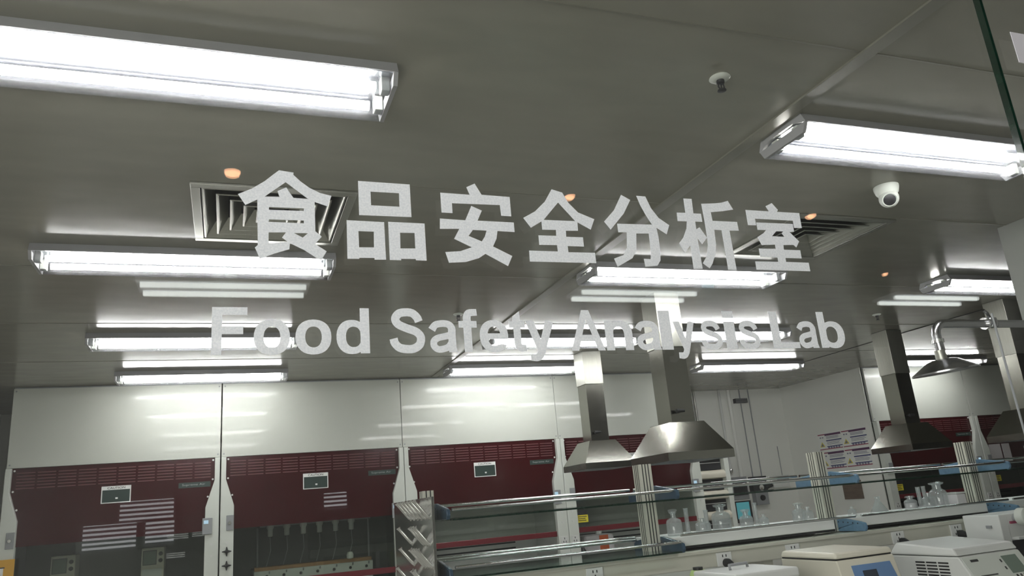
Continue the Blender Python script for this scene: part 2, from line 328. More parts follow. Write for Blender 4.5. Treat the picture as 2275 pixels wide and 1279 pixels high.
EN = [('F', -0.019, 0.019, 1.744, 1.688), ('o', 0.026, 0.066, 1.731, 1.688), ('o', 0.072, 0.113, 1.731, 1.688), ('d', 0.119, 0.158, 1.745, 1.688), ('S', 0.182, 0.226, 1.746, 1.689), ('a', 0.231, 0.267, 1.731, 1.689), ('f', 0.27, 0.295, 1.746, 1.691), ('e', 0.297, 0.335, 1.731, 1.69), ('t', 0.337, 0.359, 1.743, 1.689), ('y', 0.36, 0.399, 1.731, 1.675), ('A', 0.422, 0.472, 1.746, 1.691), ('n', 0.474, 0.515, 1.732, 1.691), ('a', 0.52, 0.558, 1.733, 1.691), ('l', 0.559, 0.577, 1.746, 1.69), ('y', 0.581, 0.615, 1.731, 1.675), ('s', 0.624, 0.659, 1.732, 1.69), ('i', 0.665, 0.683, 1.746, 1.691), ('s', 0.688, 0.724, 1.732, 1.69), ('L', 0.746, 0.794, 1.746, 1.691), ('a', 0.793, 0.829, 1.733, 1.69), ('b', 0.834, 0.881, 1.746, 1.69)]

YG = 0.8995
t = thing('window_lettering', 'row of seven bold frosted white Chinese characters stuck on the glass, above the English line', 'lettering', (0, YG, 1.80))
def flat_letter(name, loops, parent, dz=0.0):
    cu = bpy.data.curves.new(name, 'CURVE'); cu.dimensions = '2D'; cu.fill_mode = 'BOTH'
    for lp in loops:
        sp = cu.splines.new('POLY'); sp.points.add(len(lp) - 1); sp.use_cyclic_u = True
        for p, (a, b) in zip(sp.points, lp): p.co = (a, b, 0, 1)
    o = bpy.data.objects.new(name, cu); COL.objects.link(o); bpy.context.view_layer.update()
    me = bpy.data.meshes.new_from_object(o.evaluated_get(bpy.context.evaluated_depsgraph_get()))
    bpy.data.objects.remove(o); bpy.data.curves.remove(cu)
    bm = bmesh.new(); bm.from_mesh(me); bmesh.ops.remove_doubles(bm, verts=bm.verts, dist=1e-6)
    bmesh.ops.dissolve_limit(bm, angle_limit=0.001, verts=bm.verts, edges=bm.edges)
    r = bmesh.ops.extrude_face_region(bm, geom=bm.faces[:])
    bmesh.ops.translate(bm, verts=[e for e in r['geom'] if isinstance(e, bmesh.types.BMVert)], vec=(0, 0, 0.0003))
    bmesh.ops.recalc_face_normals(bm, faces=bm.faces)
    for f in bm.faces: f.smooth = False
    bm.to_mesh(me); bm.free()
    me.materials.clear(); me.materials.append(M['vinyl'])
    o = bpy.data.objects.new(name, me); COL.objects.link(o); o.parent = parent; o.rotation_euler = FACE
    return o
for loops in CJK: flat_letter('character', [[(a / 10000, b / 10000 - 1.80) for a, b in lp] for lp in loops], t)
t = thing('window_lettering', 'frosted white English words Food Safety Analysis Lab stuck on the glass', 'lettering', (0, YG, 1.69))
GLYPH = {'F':[[(0,2),(4,0),(279,0),(286,2),(286,426),(290,430),(886,430),(886,590),(290,590),(286,594),(288,834),(634,835),(1000,836),(1000,1000),(1,998),(0,6)]],'L':[[(0,2),(4,0),(992,0),(1000,2),(998,164),(304,166),(303,538),(303,998),(1,998),(0,6)]],'o':[[(428,-10),(501,-12),(625,-4),(723,17),(809,51),(848,74),(885,102),(937,158),(963,198),(991,274),(1000,366),(990,458),(962,534),(916,598),(885,628),(850,654),(771,696),(723,713),(674,726),(577,739),(496,742),(377,735),(274,712),(190,678),(118,630),(84,598),(39,534),(10,458),(0,366),(2,314),(10,270),(39,194),(86,130),(150,76),(231,33),(323,5),(425,-9)],[(463,142),(420,150),(377,167),(339,193),(309,226),(289,262),(275,310),(270,366),(274,418),(288,466),(308,502),(336,534),(360,554),(398,573),(441,585),(496,590),(539,588),(582,580),(625,562),(660,538),(690,505),(712,466),(725,422),(730,366),(725,310),(701,242),(675,206),(643,178),(604,158),(560,145),(528,141),(469,141)]],'d':[[(387,-10),(465,-13),(578,-6),(629,4),(713,31),(718,26),(718,2),(725,0),(996,0),(1000,2),(1000,998),(719,999),(718,914),(717,694),(713,693),(629,720),(578,730),(521,735),(397,735),(301,721),(256,708),(211,691),(171,671),(108,626),(55,566),(18,494),(0,410),(0,310),(18,230),(55,158),(108,98),(177,50),(256,16),(301,3),(386,-10)],[(482,138),(431,147),(386,165),(349,190),(320,222),(298,262),(285,306),(282,394),(291,442),(308,482),(333,518),(352,536),(386,559),(431,577),(482,586),(527,587),(595,577),(640,559),(679,532),(716,486),(725,362),(718,242),(707,222),(677,190),(656,174),(623,157),(566,141),(487,138)]],'b':[[(458,-10),(533,-13),(595,-11),(652,-5),(702,4),(747,17),(793,35),(860,74),(891,98),(946,162),(978,226),(990,266),(1000,362),(991,454),(964,530),(921,594),(860,650),(790,690),(742,709),(652,729),(595,735),(533,737),(471,735),(415,729),(330,709),(285,692),(282,698),(282,802),(280,1000),(0,998),(0,2),(4,0),(280,1),(285,32),(370,4),(454,-9)],[(454,138),(404,147),(359,165),(322,190),(283,238),(275,362),(282,482),(293,502),(323,534),(344,550),(381,570),(426,582),(454,586),(533,584),(567,577),(612,559),(649,534),(680,500),(701,462),(714,418),(718,362),(714,306),(701,262),(680,224),(662,202),(629,175),(590,154),(545,142),(516,138),(460,138)]],'A':[[(0,2),(6,0),(214,1),(298,222),(302,225),(695,225),(702,222),(788,0),(1000,2),(782,554),(606,998),(395,999),(2,6)],[(359,385),(357,390),(499,781),(503,778),(539,678),(645,386),(363,385)]],'n':[[(0,2),(4,0),(289,0),(295,2),(295,430),(299,470),(318,514),(343,544),(386,571),(440,586),(519,589),(562,583),(586,576),(616,562),(643,542),(676,498),(685,470),(689,434),(697,426),(697,2),(701,0),(998,1),(1000,166),(1000,430),(991,506),(980,538),(946,594),(896,642),(860,666),(792,698),(750,711),(701,722),(610,733),(543,735),(434,729),(380,720),(301,699),(296,702),(295,718),(289,720),(4,720),(0,714),(0,6)]],'l':[[(1,2),(14,0),(974,0),(1000,2),(1000,998),(2,998),(0,6)]],'i':[[(1,2),(14,0),(974,0),(1000,2),(1000,718),(2,718),(0,6)],[(3,826),(993,825),(1000,998),(2,998),(0,830)]],'t':[[(650,-6),(777,-5),(990,7),(1000,10),(991,162),(733,166),(714,194),(709,254),(709,562),(715,565),(995,566),(996,718),(715,720),(709,722),(709,954),(706,959),(671,950),(266,838),(263,721),(6,720),(0,714),(2,566),(254,565),(266,562),(266,202),(280,154),(304,118),(365,70),(447,30),(538,6),(644,-6)]],'f':[[(242,2),(249,0),(646,0),(652,2),(653,562),(663,565),(941,565),(948,570),(947,718),(654,721),(648,770),(661,822),(656,830),(730,837),(1000,848),(983,966),(975,1002),(705,1000),(604,996),(502,984),(443,970),(359,936),(326,914),(288,878),(244,814),(237,782),(240,722),(0,718),(1,566),(232,565),(242,562),(242,6)]],'e':[[(427,-10),(569,-10),(670,3),(725,18),(772,34),(848,74),(885,102),(931,150),(926,154),(742,185),(670,166),(642,178),(603,158),(553,144),(497,140),(441,145),(414,151),(376,166),(336,194),(297,242),(278,294),(993,297),(1000,362),(998,414),(990,458),(976,503),(941,566),(916,598),(850,654),(809,678),(765,698),(681,724),(625,734),(564,740),(436,740),(375,735),(324,726),(269,711),(189,678),(148,654),(111,626),(82,598),(39,538),(20,498),(7,458),(0,414),(0,314),(8,270),(35,198),(57,162),(85,129),(146,77),(185,53),(274,17),(324,4),(425,-9)],[(280,430),(277,434),(287,466),(322,522),(374,562),(419,580),(469,589),(553,586),(603,572),(654,542),(675,522),(701,486),(718,446),(720,430),(285,430)]],'s':[[(432,-14),(563,-17),(658,-12),(735,3),(834,34),(899,66),(952,110),(987,166),(1000,222),(996,262),(990,282),(966,318),(930,351),(865,389),(800,416),(741,434),(540,475),(368,517),(318,534),(291,554),(326,579),(374,590),(504,597),(599,592),(646,578),(699,548),(716,534),(741,488),(747,486),(945,542),(949,546),(928,586),(896,626),(842,667),(776,702),(726,722),(658,739),(587,747),(498,749),(386,745),(309,736),(233,718),(184,697),(130,662),(84,614),(67,574),(65,554),(73,518),(94,482),(125,450),(178,415),(226,394),(309,369),(445,336),(664,291),(735,265),(761,250),(774,238),(773,214),(757,186),(712,162),(634,140),(575,135),(486,136),(368,145),(326,151),(297,161),(265,178),(235,202),(214,255),(0,214),(19,158),(40,126),(90,82),(140,50),(202,22),(255,7),(332,-6),(427,-13)]],'a':[[(318,-6),(397,-7),(486,1),(605,20),(681,38),(686,34),(686,2),(693,0),(996,0),(1000,2),(954,122),(954,418),(961,514),(950,570),(927,606),(901,634),(866,662),(826,685),(782,704),(731,718),(675,729),(605,735),(511,738),(429,735),(334,726),(246,712),(196,698),(158,682),(110,654),(73,626),(0,562),(221,469),(303,557),(322,564),(378,573),(504,583),(612,576),(643,570),(660,562),(680,546),(690,530),(693,502),(686,498),(686,462),(681,459),(530,435),(341,412),(252,392),(188,370),(126,341),(85,310),(57,278),(41,242),(35,190),(48,138),(72,102),(119,62),(177,30),(246,6),(315,-5)],[(334,145),(296,162),(274,182),(275,218),(293,234),(341,253),(397,267),(630,296),(685,302),(686,254),(633,202),(605,183),(555,167),(479,153),(391,143),(341,144)]],'y':[[(258,-234),(303,-235),(359,-230),(438,-209),(484,-187),(515,-166),(581,-106),(609,-66),(687,74),(1000,682),(999,687),(868,720),(718,718),(506,295),(501,298),(491,318),(297,718),(0,718),(367,6),(346,-30),(317,-62),(303,-70),(252,-74),(110,-70),(103,-74),(93,-218),(257,-234)]],'S':[[(491,-11),(612,-10),(691,2),(786,33),(836,57),(881,84),(921,117),(941,139),(969,185),(994,257),(1000,329),(990,381),(979,405),(953,445),(914,485),(851,530),(806,554),(746,579),(547,634),(382,688),(332,711),(308,733),(298,749),(297,761),(318,786),(347,807),(412,819),(517,823),(597,816),(622,808),(648,793),(706,741),(736,669),(952,733),(923,805),(890,853),(831,908),(759,957),(711,979),(636,999),(547,1007),(447,1006),(362,1000),(283,985),(223,962),(158,920),(108,869),(83,830),(73,805),(65,757),(67,733),(80,689),(102,649),(135,609),(178,574),(228,545),(308,513),(462,462),(656,408),(686,396),(726,373),(756,349),(769,325),(766,285),(751,245),(736,229),(706,210),(666,192),(627,179),(562,172),(452,177),(347,191),(323,198),(298,212),(268,237),(243,266),(223,341),(0,297),(18,221),(38,181),(85,125),(153,68),(218,33),(278,14),(377,-3),(487,-11)]]}
for c, l, r_, tp, bt in EN:
    flat_letter('letter', [[(l + a / 1000 * (r_ - l), b / 1000 * 0.0556) for a, b in lp] for lp in GLYPH[c]], t)

# sticker on the second sheet
tag(box('paper_notice', 'paper', 1.462, 1.56, 0.8985, 0.8995, 2.262, 2.332), 'blank pale paper notice on the glass beyond the green joint, top right corner', 'notice')

# ------------------------------------------------------------------ ceiling lamps
def make_lamp(label, loc, tube='tube'):
    t = thing('fluorescent_lamp', label, 'ceiling lamp', loc, 'twin tube ceiling lamps in the laboratory')
    MB().prism([(-.121,-.036),(-.104,0),(.104,0),(.121,-.036),(.115,-.036),(.058,-.016),(-.058,-.016),(-.115,-.036)], 0, -0.60, 0.60).build('housing', 'lamp_shell', t)
    MB().prism([(-.1145,-.036),(-.0575,-.0165),(.0575,-.0165),(.1145,-.036),(.112,-.036),(.055,-.018),(-.055,-.018),(-.112,-.036)], 0, -0.586, 0.586).build('reflector', 'reflector', t)
    for s in (-1, 1):
        MB().tube([(-.55, s*.052, -.047), (.55, s*.052, -.047)], .013, 12).build('tube', tube, t, smooth=True)
        for q in (-1, 1): MB().box(s*.575 - .012, s*.575 + .012, q*.052 - .016, q*.052 + .016, -.064, -.020).build('tube_socket', 'white', t, bevel=.003)
        MB().prism([(-.118,-.036),(-.100,-.068),(.100,-.068),(.118,-.036)], 0, s*.588, s*.600).build('end_cap', 'lamp_shell', t)
    MB().prism([(-.118,-.0362),(-.100,-.068),(.100,-.068),(.118,-.0362),(.116,-.0362),(.099,-.0665),(-.099,-.0665),(-.116,-.0362)], 0, -.587, .587).build('cover', 'cover', t)
    return t
LAMPS = [
 ((-0.19, 1.885), 'large twin tube lamp nearest on the left, running out of the upper left corner'),
 ((2.36, 1.895), 'twin tube lamp beside the green glass joint at upper right'),
 ((-0.155, 3.44), 'twin tube lamp just beyond the left air diffuser, under the first Chinese character'),
 ((2.34, 3.44), 'twin tube lamp behind the two right Chinese characters, above the word Analysis'),
 ((4.81, 3.47), 'twin tube lamp cut by the grey pier at right edge'),
 ((-0.18, 4.98), 'twin tube lamp behind the letters Fo'),
 ((2.31, 5.04), 'twin tube lamp behind the letters ty An, at left of the duct'),
 ((3.53, 4.86), 'twin tube lamp behind the letters sis L, at right of the duct'),
 ((-0.17, 6.17), 'twin tube lamp close above the white panels of the left fume hoods'),
 ((2.31, 6.14), 'twin tube lamp close above the white panel left of the hanging ducts'),
 ((4.82, 6.24), 'twin tube lamp above the alcove with the wall controllers'),
 ((7.30, 6.20), 'twin tube lamp above the right fume hood, partly behind the shower head'),
]
l0 = make_lamp(LAMPS[0][1], (*LAMPS[0][0], CEIL))
for (x, y), lab in LAMPS[1:]: dup(l0, (x, y, CEIL), lab)
# corridor lamps and downlights behind the viewer (seen mirrored in the glass)
def corr(lab, x, y):
    t = thing('corridor_lamp', lab, 'ceiling lamp', (x, y, 3.28), 'corridor lamps mirrored in the glass')
    box('housing', 'tray', -.60, .60, -.16, .16, -.03, 0, t)
    for s in (-1, 1): MB().tube([(-.57, s*.11, -.05), (.57, s*.11, -.05)], .02, 10).build('tube', 'tube_corr', t, smooth=True)
for x, lab in ((-.03, 'corridor lamp mirrored as a pale streak above the word Food'), (3.43, 'corridor lamp mirrored as a pale streak above the word Analysis'), (6.97, 'corridor lamp mirrored as a pale streak at right, above the shower pipe')):
    corr(lab, x, -4.05)
for x, y, r, lab in ((0.0, -2.03, .042, 'warm corridor downlight mirrored over the left air diffuser'), (1.91, -2.06, .032, 'warm corridor downlight mirrored beside the fourth Chinese character'),
                  (3.77, -2.12, .032, 'warm corridor downlight mirrored over the right air diffuser'), (5.62, -3.30, .022, 'tiny warm downlight mirrored right of the last Chinese character')):
    t = thing('corridor_downlight', lab, 'downlight', (x, y, 3.28), 'corridor downlights mirrored in the glass')
    MB().lathe([(r + .012, 0), (r + .012, -.012), (r, -.016), (r, 0)], seg=20).build('trim_ring', 'grey', t, smooth=True)
    MB().lathe([(0, -.008), (r, -.008), (r * .8, -.03), (0, -.042)], seg=20).build('bulb', 'downlight', t, smooth=True)
# unseen glowing end panel, added to light the lettering, framed like a window
o = struct(box('window_9', 'fill_daylight', -4.199, -4.19, -6.3, 0.5, 0.9, 3.0))
mb = MB()
for y in (-6.3, -4.6, -2.9, -1.2, .5): mb.box(-4.19, -4.15, y - .03, y + .03, .87, 3.03)
mb.box(-4.19, -4.15, -6.3, .5, .84, .9).box(-4.19, -4.15, -6.3, .5, 3.0, 3.06)
mb.build('window_frame', 'grey', o)
# blinds on the corridor windows (mirrored low in the left hoods)
def blind(n, x0, x1, z0, z1):
    o = struct(box('window_%d' % n, 'daylight', x0, x1, -6.599, -6.59, z0, z1))
    mb = MB(); z = z0
    while z < z1: mb.box(x0 - .01, x1 + .01, -6.57, -6.55, z, z + .022); z += .042
    mb.build('blind_slats', 'grey', o)
for k, a in enumerate(((-1.25, -.80, 1.42, 1.66), (-.95, -.48, 1.66, 1.86), (-.72, -.47, 1.44, 1.66), (-1.25, -.86, 1.02, 1.16), (.95, 1.18, 1.64, 1.80))): blind(3 + k, *a)

# ------------------------------------------------------------------ air diffusers
def diffuser(loc, label):
    t = thing('air_diffuser', label, 'air vent', loc, 'square ceiling air diffusers')
    h = .288
    mb = MB()
    for a, b, c, d in ((-h, h, -h, -h+.032), (-h, h, h-.032, h), (-h, -h+.032, -h+.032, h-.032), (h-.032, h, -h+.032, h-.032)): mb.box(a, b, c, d, -.010, 0)
    mb.build('frame', 'steel_dull', t, bevel=.002)
    MB().loft_open([[(-q,-q,z),(q,-q,z),(q,q,z),(-q,q,z)] for q, z in ((.256,.0),(.256,.16))]).prism([(-.256,-.256),(.256,-.256),(.256,.256),(-.256,.256)], 2, .16, .165).build('plenum', 'dark', t)
    for k in range(5):
        a = .252 - k * .048; b = a - .042
        MB().loft_open([[(-q,-q,z),(q,-q,z),(q,q,z),(-q,q,z)] for q, z in ((a,-.006),(a-.006,-.008),(b,.050))]).build('louvre_ring', 'steel_dull', t, solid=.0015)
    return t
diffuser((.150, 2.927, CEIL), 'square louvred air diffuser at left, behind the first Chinese character')
diffuser((2.7025, 2.872, CEIL), 'square louvred air diffuser at right, behind the last Chinese character')

# ------------------------------------------------------------------ sprinklers, camera
def sprinkler(x, y, label):
    t = thing('fire_sprinkler', label, 'sprinkler', (x, y, CEIL), 'ceiling fire sprinklers')
    MB().lathe([(.0,0),(.043,0),(.045,-.004),(.034,-.012),(.017,-.014),(.0,-.014)], seg=24).build('escutcheon', 'white', t, smooth=True)
    MB().lathe([(0,-.012),(.017,-.012),(.017,-.026),(.012,-.030),(0,-.030)], seg=16).build('body', 'dark', t, smooth=True)
    MB().tube([(.012,0,-.028),(.015,0,-.042),(.004,0,-.056)], .0032, 6).tube([(-.012,0,-.028),(-.015,0,-.042),(-.004,0,-.056)], .0032, 6).tube([(0,0,-.028),(0,0,-.056)], .003, 8).build('frame_arm', 'dark', t, smooth=True)
    MB().lathe([(0,-.055),(.018,-.056),(.019,-.060),(0,-.062)], seg=14).build('deflector', 'dark', t)
    t.scale = (.70, .70, .74)
sprinkler(1.352, 1.655, 'fire sprinkler with white rose on the bare ceiling at upper right')
sprinkler(1.323, 4.40, 'small fire sprinkler behind the word Safety')
sprinkler(4.60, 4.34, 'small fire sprinkler beside the hanging duct at right')
t = thing('dome_camera', 'white ceiling turret camera with dark lens between the right lamp and air diffuser', 'security camera', (2.60, 2.26, CEIL))
MB().lathe([(0,0),(.050,0),(.050,-.010),(.045,-.030),(.036,-.042),(0,-.042)], seg=28).build('base', 'white', t, smooth=True)
d = Vector((-.62, -.62, -.50)).normalized(); rot = d.to_track_quat('Z', 'Y').to_matrix()
MB().lathe([(0,-.040),(.022,-.036),(.036,-.018),(.040,0),(.036,.018),(.028,.030),(.027,.027),(0,.027)], c=(-.002,-.004,-.056), seg=28, mtx=rot).build('ball', 'white', t, smooth=True)
MB().lathe([(0,.034),(.015,.032),(.0245,.0278),(0,.0278)], c=(-.002,-.004,-.056), seg=24, mtx=rot).build('lens', 'dark', t, smooth=True)

# ------------------------------------------------------------------ canopy hoods on ducts
def canopy(x, y, w, zr, label, sleeve, duct_w=None, ztop=None):
    """x, y: near left corner of the rim; zr: rim top"""
    t = thing('canopy_hood', label, 'extraction hood', (x, y, zr), 'steel canopy hoods hanging on square ducts')
    dw = duct_w or w * .36; a = (w - dw) / 2; b = a + dw; h = w * .40; rim = w * .105
    e = a - w * .085; f = b + w * .085
    MB().loft_open([[(0,0,-rim),(w,0,-rim),(w,w,-rim),(0,w,-rim)], [(0,0,0),(w,0,0),(w,w,0),(0,w,0)], [(e,e,h),(f,e,h),(f,f,h),(e,f,h)]]).prism([(e,e),(f,e),(f,f),(e,f)], 2, h, h + .002).build('canopy', 'steel', t)
    MB().loft_open([[(.012,.012,-rim),(w-.012,.012,-rim),(w-.012,w-.012,-rim),(.012,w-.012,-rim)], [(e+.01,e+.01,h-.02),(f-.01,e+.01,h-.02),(f-.01,f-.01,h-.02),(e+.01,f-.01,h-.02)]]).build('inner_lining', 'grey', t)
    zt = CEIL - zr - .001
    box('duct', 'steel', a, b, a, b, h + .001, zt, t)
    g = .006
    box('duct_sleeve', 'steel_dull', a - g, b + g, a - g, b + g, sleeve - zr, zt, t, bevel=.002)
    MB().tube([(a + dw*.30, a - .030, h + dw * .42), (a + dw*.30, a + .002, h + dw * .42)], .010, 10).tube([(a + dw*.30 - .026, a - .030, h + dw * .42), (a + dw*.30 + .026, a - .030, h + dw * .42)], [.012, .009], 10).build('damper_handle', 'black', t, smooth=True)
    return t
canopy(2.262, 3.73, .43, 1.715, 'nearest and largest steel canopy hood, in the middle, duct behind the letters ly', 2.335)
canopy(2.56, 5.42, .43, 1.775, 'smaller steel canopy hood with bright left side, left of the largest one', 2.40)
canopy(5.05, 4.70, .425, 1.715, 'steel canopy hood on a tall duct left of the shower head', 2.30)
canopy(5.19, 3.735, .425, 1.70, 'steel canopy hood cut by the right edge of the photo', 2.26)

# ------------------------------------------------------------------ emergency shower
t = thing('emergency_shower', 'steel emergency shower head with bent pipe coming from the grey pier', 'shower', (2.735, 2.30, 1.88))
tilt = Matrix.Rotation(math.radians(-5), 3, 'Y')
MB().lathe([(0,.052),(.040,.052),(.060,.046),(.126,.004),(.126,-.002),(0,-.006)], seg=36, mtx=tilt).build('shower_head', 'water', t, smooth=True)
MB().lathe([(0,.090),(.020,.090),(.022,.052),(0,.052)], seg=16, mtx=tilt).build('nut', 'steel_dull', t, smooth=True)
MB().tube([(0,0,.085),(-.004,0,.150)] + [(.045 - .049*math.cos(k), 0, .150 + .052*math.sin(k)) for k in (.3,.6,.9,1.2,1.5)] + [(.10,0,.203),(.974,0,.200)], [.018]*8 + [.016], 12).build('pipe', 'water', t, smooth=True)
MB().tube([(-.004,-.001,.120),(-.004,-.001,.135)], .024, 12).tube([(.285,0,.203),(.300,0,.203)], .026, 12).build('coupling', 'chrome', t, smooth=True)
MB().lathe([(0,-.02),(.022,-.018),(.026,0),(.022,.02),(0,.022)], c=(.330,0,.205), seg=14).tube([(.330,0,.22),(.318,0,.250),(.300,0,.262)], .007, 8).build('valve', 'water', t, smooth=True)
pr = MB().tube([(.305,-.03,.240),(.315,-.03,-.300)], .0045, 8).build('pull_rod', 'grey', t, smooth=True)
MB().tube([(.325 + .030*math.sin(k*PI/8), -.03, -.330 + .030*math.cos(k*PI/8)) for k in range(17)], .005, 8, caps=False).build('pull_ring', 'offwhite', pr, smooth=True)

# ------------------------------------------------------------------ fume hoods
HW = 1.452; HY = 6.60
def fume_hood(x0, label, zbar=1.245, liner='liner', caution=True, panel=True, star=False, socket=True, plate=True, yellow=None, left_ctrl=True, right_ctrl=True):
    t = thing('fume_hood', label, 'fume hood', (x0, HY, 0), 'fume hoods along the back wall')
    W_ = HW
    box('fascia_panel', 'white_panel', .0012, W_ - .0012, 0, .018, 2.072, 2.655, t)
    box('top_filler', 'grey', .0015, W_ - .0015, .0185, .03, 2.064, 2.668, t)
    for z in (2.095, 2.635):
        for s in (.018, W_ - .018):
            MB().tube([(s, .002, z), (s, -.003, z)], .006, 10).build('screw', 'grey', t, smooth=True)
    mb = MB().box(0, .03, .03, .95, 0, 2.06).box(W_ - .03, W_, .03, .95, 0, 2.06).box(.03, W_ - .03, .70, .95, 0, 2.06).box(.03, W_ - .03, .03, .95, 2.03, 2.06)
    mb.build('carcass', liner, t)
    mb = MB()
    for z in (1.12, 1.17): mb.box(.25, W_ - .25, .695, .7, z, z + .014)
    mb.build('baffle_slot', 'gap', t)
    box('worktop', 'grey', .03, W_ - .03, -.02, .70, .86, .90, t, bevel=.004)
    box('base_cabinet', 'white', .0, W_, .0, .69, .0, .855, t)
    for s in (0, 1):
        f = (lambda u: u) if s == 0 else (lambda u: W_ - u)
        pts = [(f(.001), .90), (f(.100), .90), (f(.100), 1.695), (f(.038), 1.895), (f(.038), 2.068), (f(.001), 2.068)]
        p = MB().prism(pts, 1, -.035, .025).build('side_post', 'white', t, bevel=.003)
        for z in (1.42, 1.335): MB().tube([(f(.05), -.035, z), (f(.05), -.039, z)], .009, 12).build('cap', 'offwhite', p, smooth=True)
        if socket:
            sp = box('socket', 'offwhite', f(.05) - .035, f(.05) + .035, -.043, -.035, 1.145, 1.215, p, bevel=.003)
            mb = MB()
            for dx, dz in ((0, .016), (-.012, -.01), (.012, -.01)): mb.box(f(.05) + dx - .003, f(.05) + dx + .003, -.0445, -.043, 1.18 + dz - .007, 1.18 + dz + .007)
            mb.build('socket_hole', 'black', sp)
        if s == 1 and right_ctrl:
            c = box('control_panel', 'grey', W_ - .118, W_ - .048, -.052, -.035, 1.495, 1.615, p, bevel=.003)
            box('display', 'screen_blue', W_ - .108, W_ - .075, -.054, -.052, 1.572, 1.598, c)
        if s == 0 and left_ctrl:
            c = box('switch_plate', 'grey', .045, .098, -.042, -.035, 1.510, 1.622, p, bevel=.002)
            MB().lathe([(0,.012),(.011,.012),(.013,0),(0,0)], c=(.070,-.043,1.565), seg=14, mtx=Matrix.Rotation(PI/2,3,'X')).build('key_switch', 'chrome', c, smooth=True)
        if s == 0 and star:
            for z in (1.357, 1.255):
                mb = MB()
                for k in range(4):
                    a = k * PI / 2
                    mb.tube([(.052, -.060, z), (.052 + .034*math.cos(a), -.060, z + .034*math.sin(a))], [.012, .003], 8)
                mb.tube([(.052,-.035,z),(.052,-.066,z)], .010, 10)
                mb.build('valve_handle', 'black', p, smooth=True)
    # red tinted upper screen with louvres
    rp = box('red_screen', 'red', .036, W_ - .036, .004, .012, 1.520, 2.070, t)
    mb = MB(); n = 10; gw = (W_ - .12) / n
    for k in range(n):
        for j in range(6):
            z = 2.035 - j * .022
            mb.box(.06 + k*gw + .008, .06 + (k+1)*gw - .008, .0005, .0042, z - .003, z + .003)
    mb.build('louvre', 'louvre_lip_lit', rp)
    for s in (0, 1):
        f = (lambda u: u) if s == 0 else (lambda u: W_ - u)
        for u, z in ((.052, 2.052), (.052, 1.905), (.085, 1.775)):
            MB().lathe([(0,.006),(.005,.0055),(.0075,0),(0,0)], c=(f(u), .004, z), seg=10, mtx=Matrix.Rotation(PI/2,3,'X')).build('screw', 'label_white', rp, smooth=True)
    if caution:
        c = box('caution_label', 'label_white', .625, .825, .0022, .004, 1.778, 1.902, rp)
        box('label_field', 'label_green', .632, .818, .0014, .0022, 1.784, 1.874, c)
        text_mesh('CAUTION', 'label_text', 'black_text', c, (.665, .0020, 1.880), FACE, bold=.01, fit=(0, .12, 0, .016), extrude=.0004)
        box('label_mark', 'label_white', .722, .738, .0008, .0014, 1.806, 1.818, c)
    if plate:
        c = box('name_plate', 'label_green', 1.155, 1.385, .0014, .004, 1.852, 1.892, rp)
        text_mesh('Supreme Air', 'plate_text', 'grey_text', c, (1.180, .0012, 1.862), (PI/2, 0, 0), fit=(0, .165, 0, .020), extrude=.0004)
    s_ = box('sash', 'sash', .10, W_ - .10, .010, .016, zbar, 1.522, t)
    box('sash_bar', 'red_bar', .10, W_ - .10, -.004, .022, zbar - .045, zbar, s_, bevel=.003)
    if yellow:
        y = box('warning_label', 'yellow', yellow, yellow + .105, .008, .0098, zbar + .04, zbar + .105, s_)
        box('label_header', 'dark', yellow, yellow + .105, .0078, .0098, zbar + .107, zbar + .143, y)
        mb = MB()
        for k, wd in enumerate((.085, .07, .078)): mb.box(yellow + .008, yellow + .008 + wd, .0072, .0078, zbar + .088 - k*.017, zbar + .094 - k*.017)
        mb.build('label_lines', 'black_text', y)
    return t
XH = [-1.503, -.043, 1.412, 2.866]
fume_hood(XH[0], 'leftmost fume hood, dark sash pulled far down, beside the orange board', zbar=1.00, liner='liner_shaded', socket=False, right_ctrl=True)
fume_hood(XH[1], 'second fume hood from left, with black star handles and nozzles inside', zbar=1.115, liner='liner_shaded', star=True, socket=False, yellow=None)
fume_hood(XH[2], 'third fume hood from left, right behind the pegged draining board', zbar=1.262)
fume_hood(XH[3], 'fourth fume hood from left, behind the two middle canopy hoods, yellow label on its sash', zbar=1.275, yellow=.115)
fume_hood(6.622, 'right fume hood beside the safety posters, behind the canopy hood on the tall duct', zbar=1.285, liner='liner_shaded', yellow=.118)
fume_hood(6.622 + 1.47, 'rightmost fume hood with two papers on its red screen', zbar=1.285, liner='liner_shaded', yellow=.118, caution=False, plate=False)
for k, (a, b, lab) in enumerate(((8.235, 8.415, 'wider pale paper sheet on the red screen at right edge'), (8.440, 8.56, 'narrower pale paper sheet on the red screen at right edge'))):
    tag(box('paper_sheet', 'paper', a, b, 6.5985, 6.6025, 1.515, 1.735), lab, 'paper', 'paper sheets on the red screen')
# orange board at the left post
t = tag(box('notice_board', 'orange_sign', -1.60, -1.388, 6.545, 6.556, 1.20, 1.442), 'orange yellow board on the left post of the first fume hood, bottom left corner', 'sign')
box('sheet_field', 'label_white', -1.60, -1.452, 6.543, 6.545, 1.22, 1.385, t)
box('field_border', 'dark', -1.60, -1.444, 6.5435, 6.545, 1.385, 1.393, t)

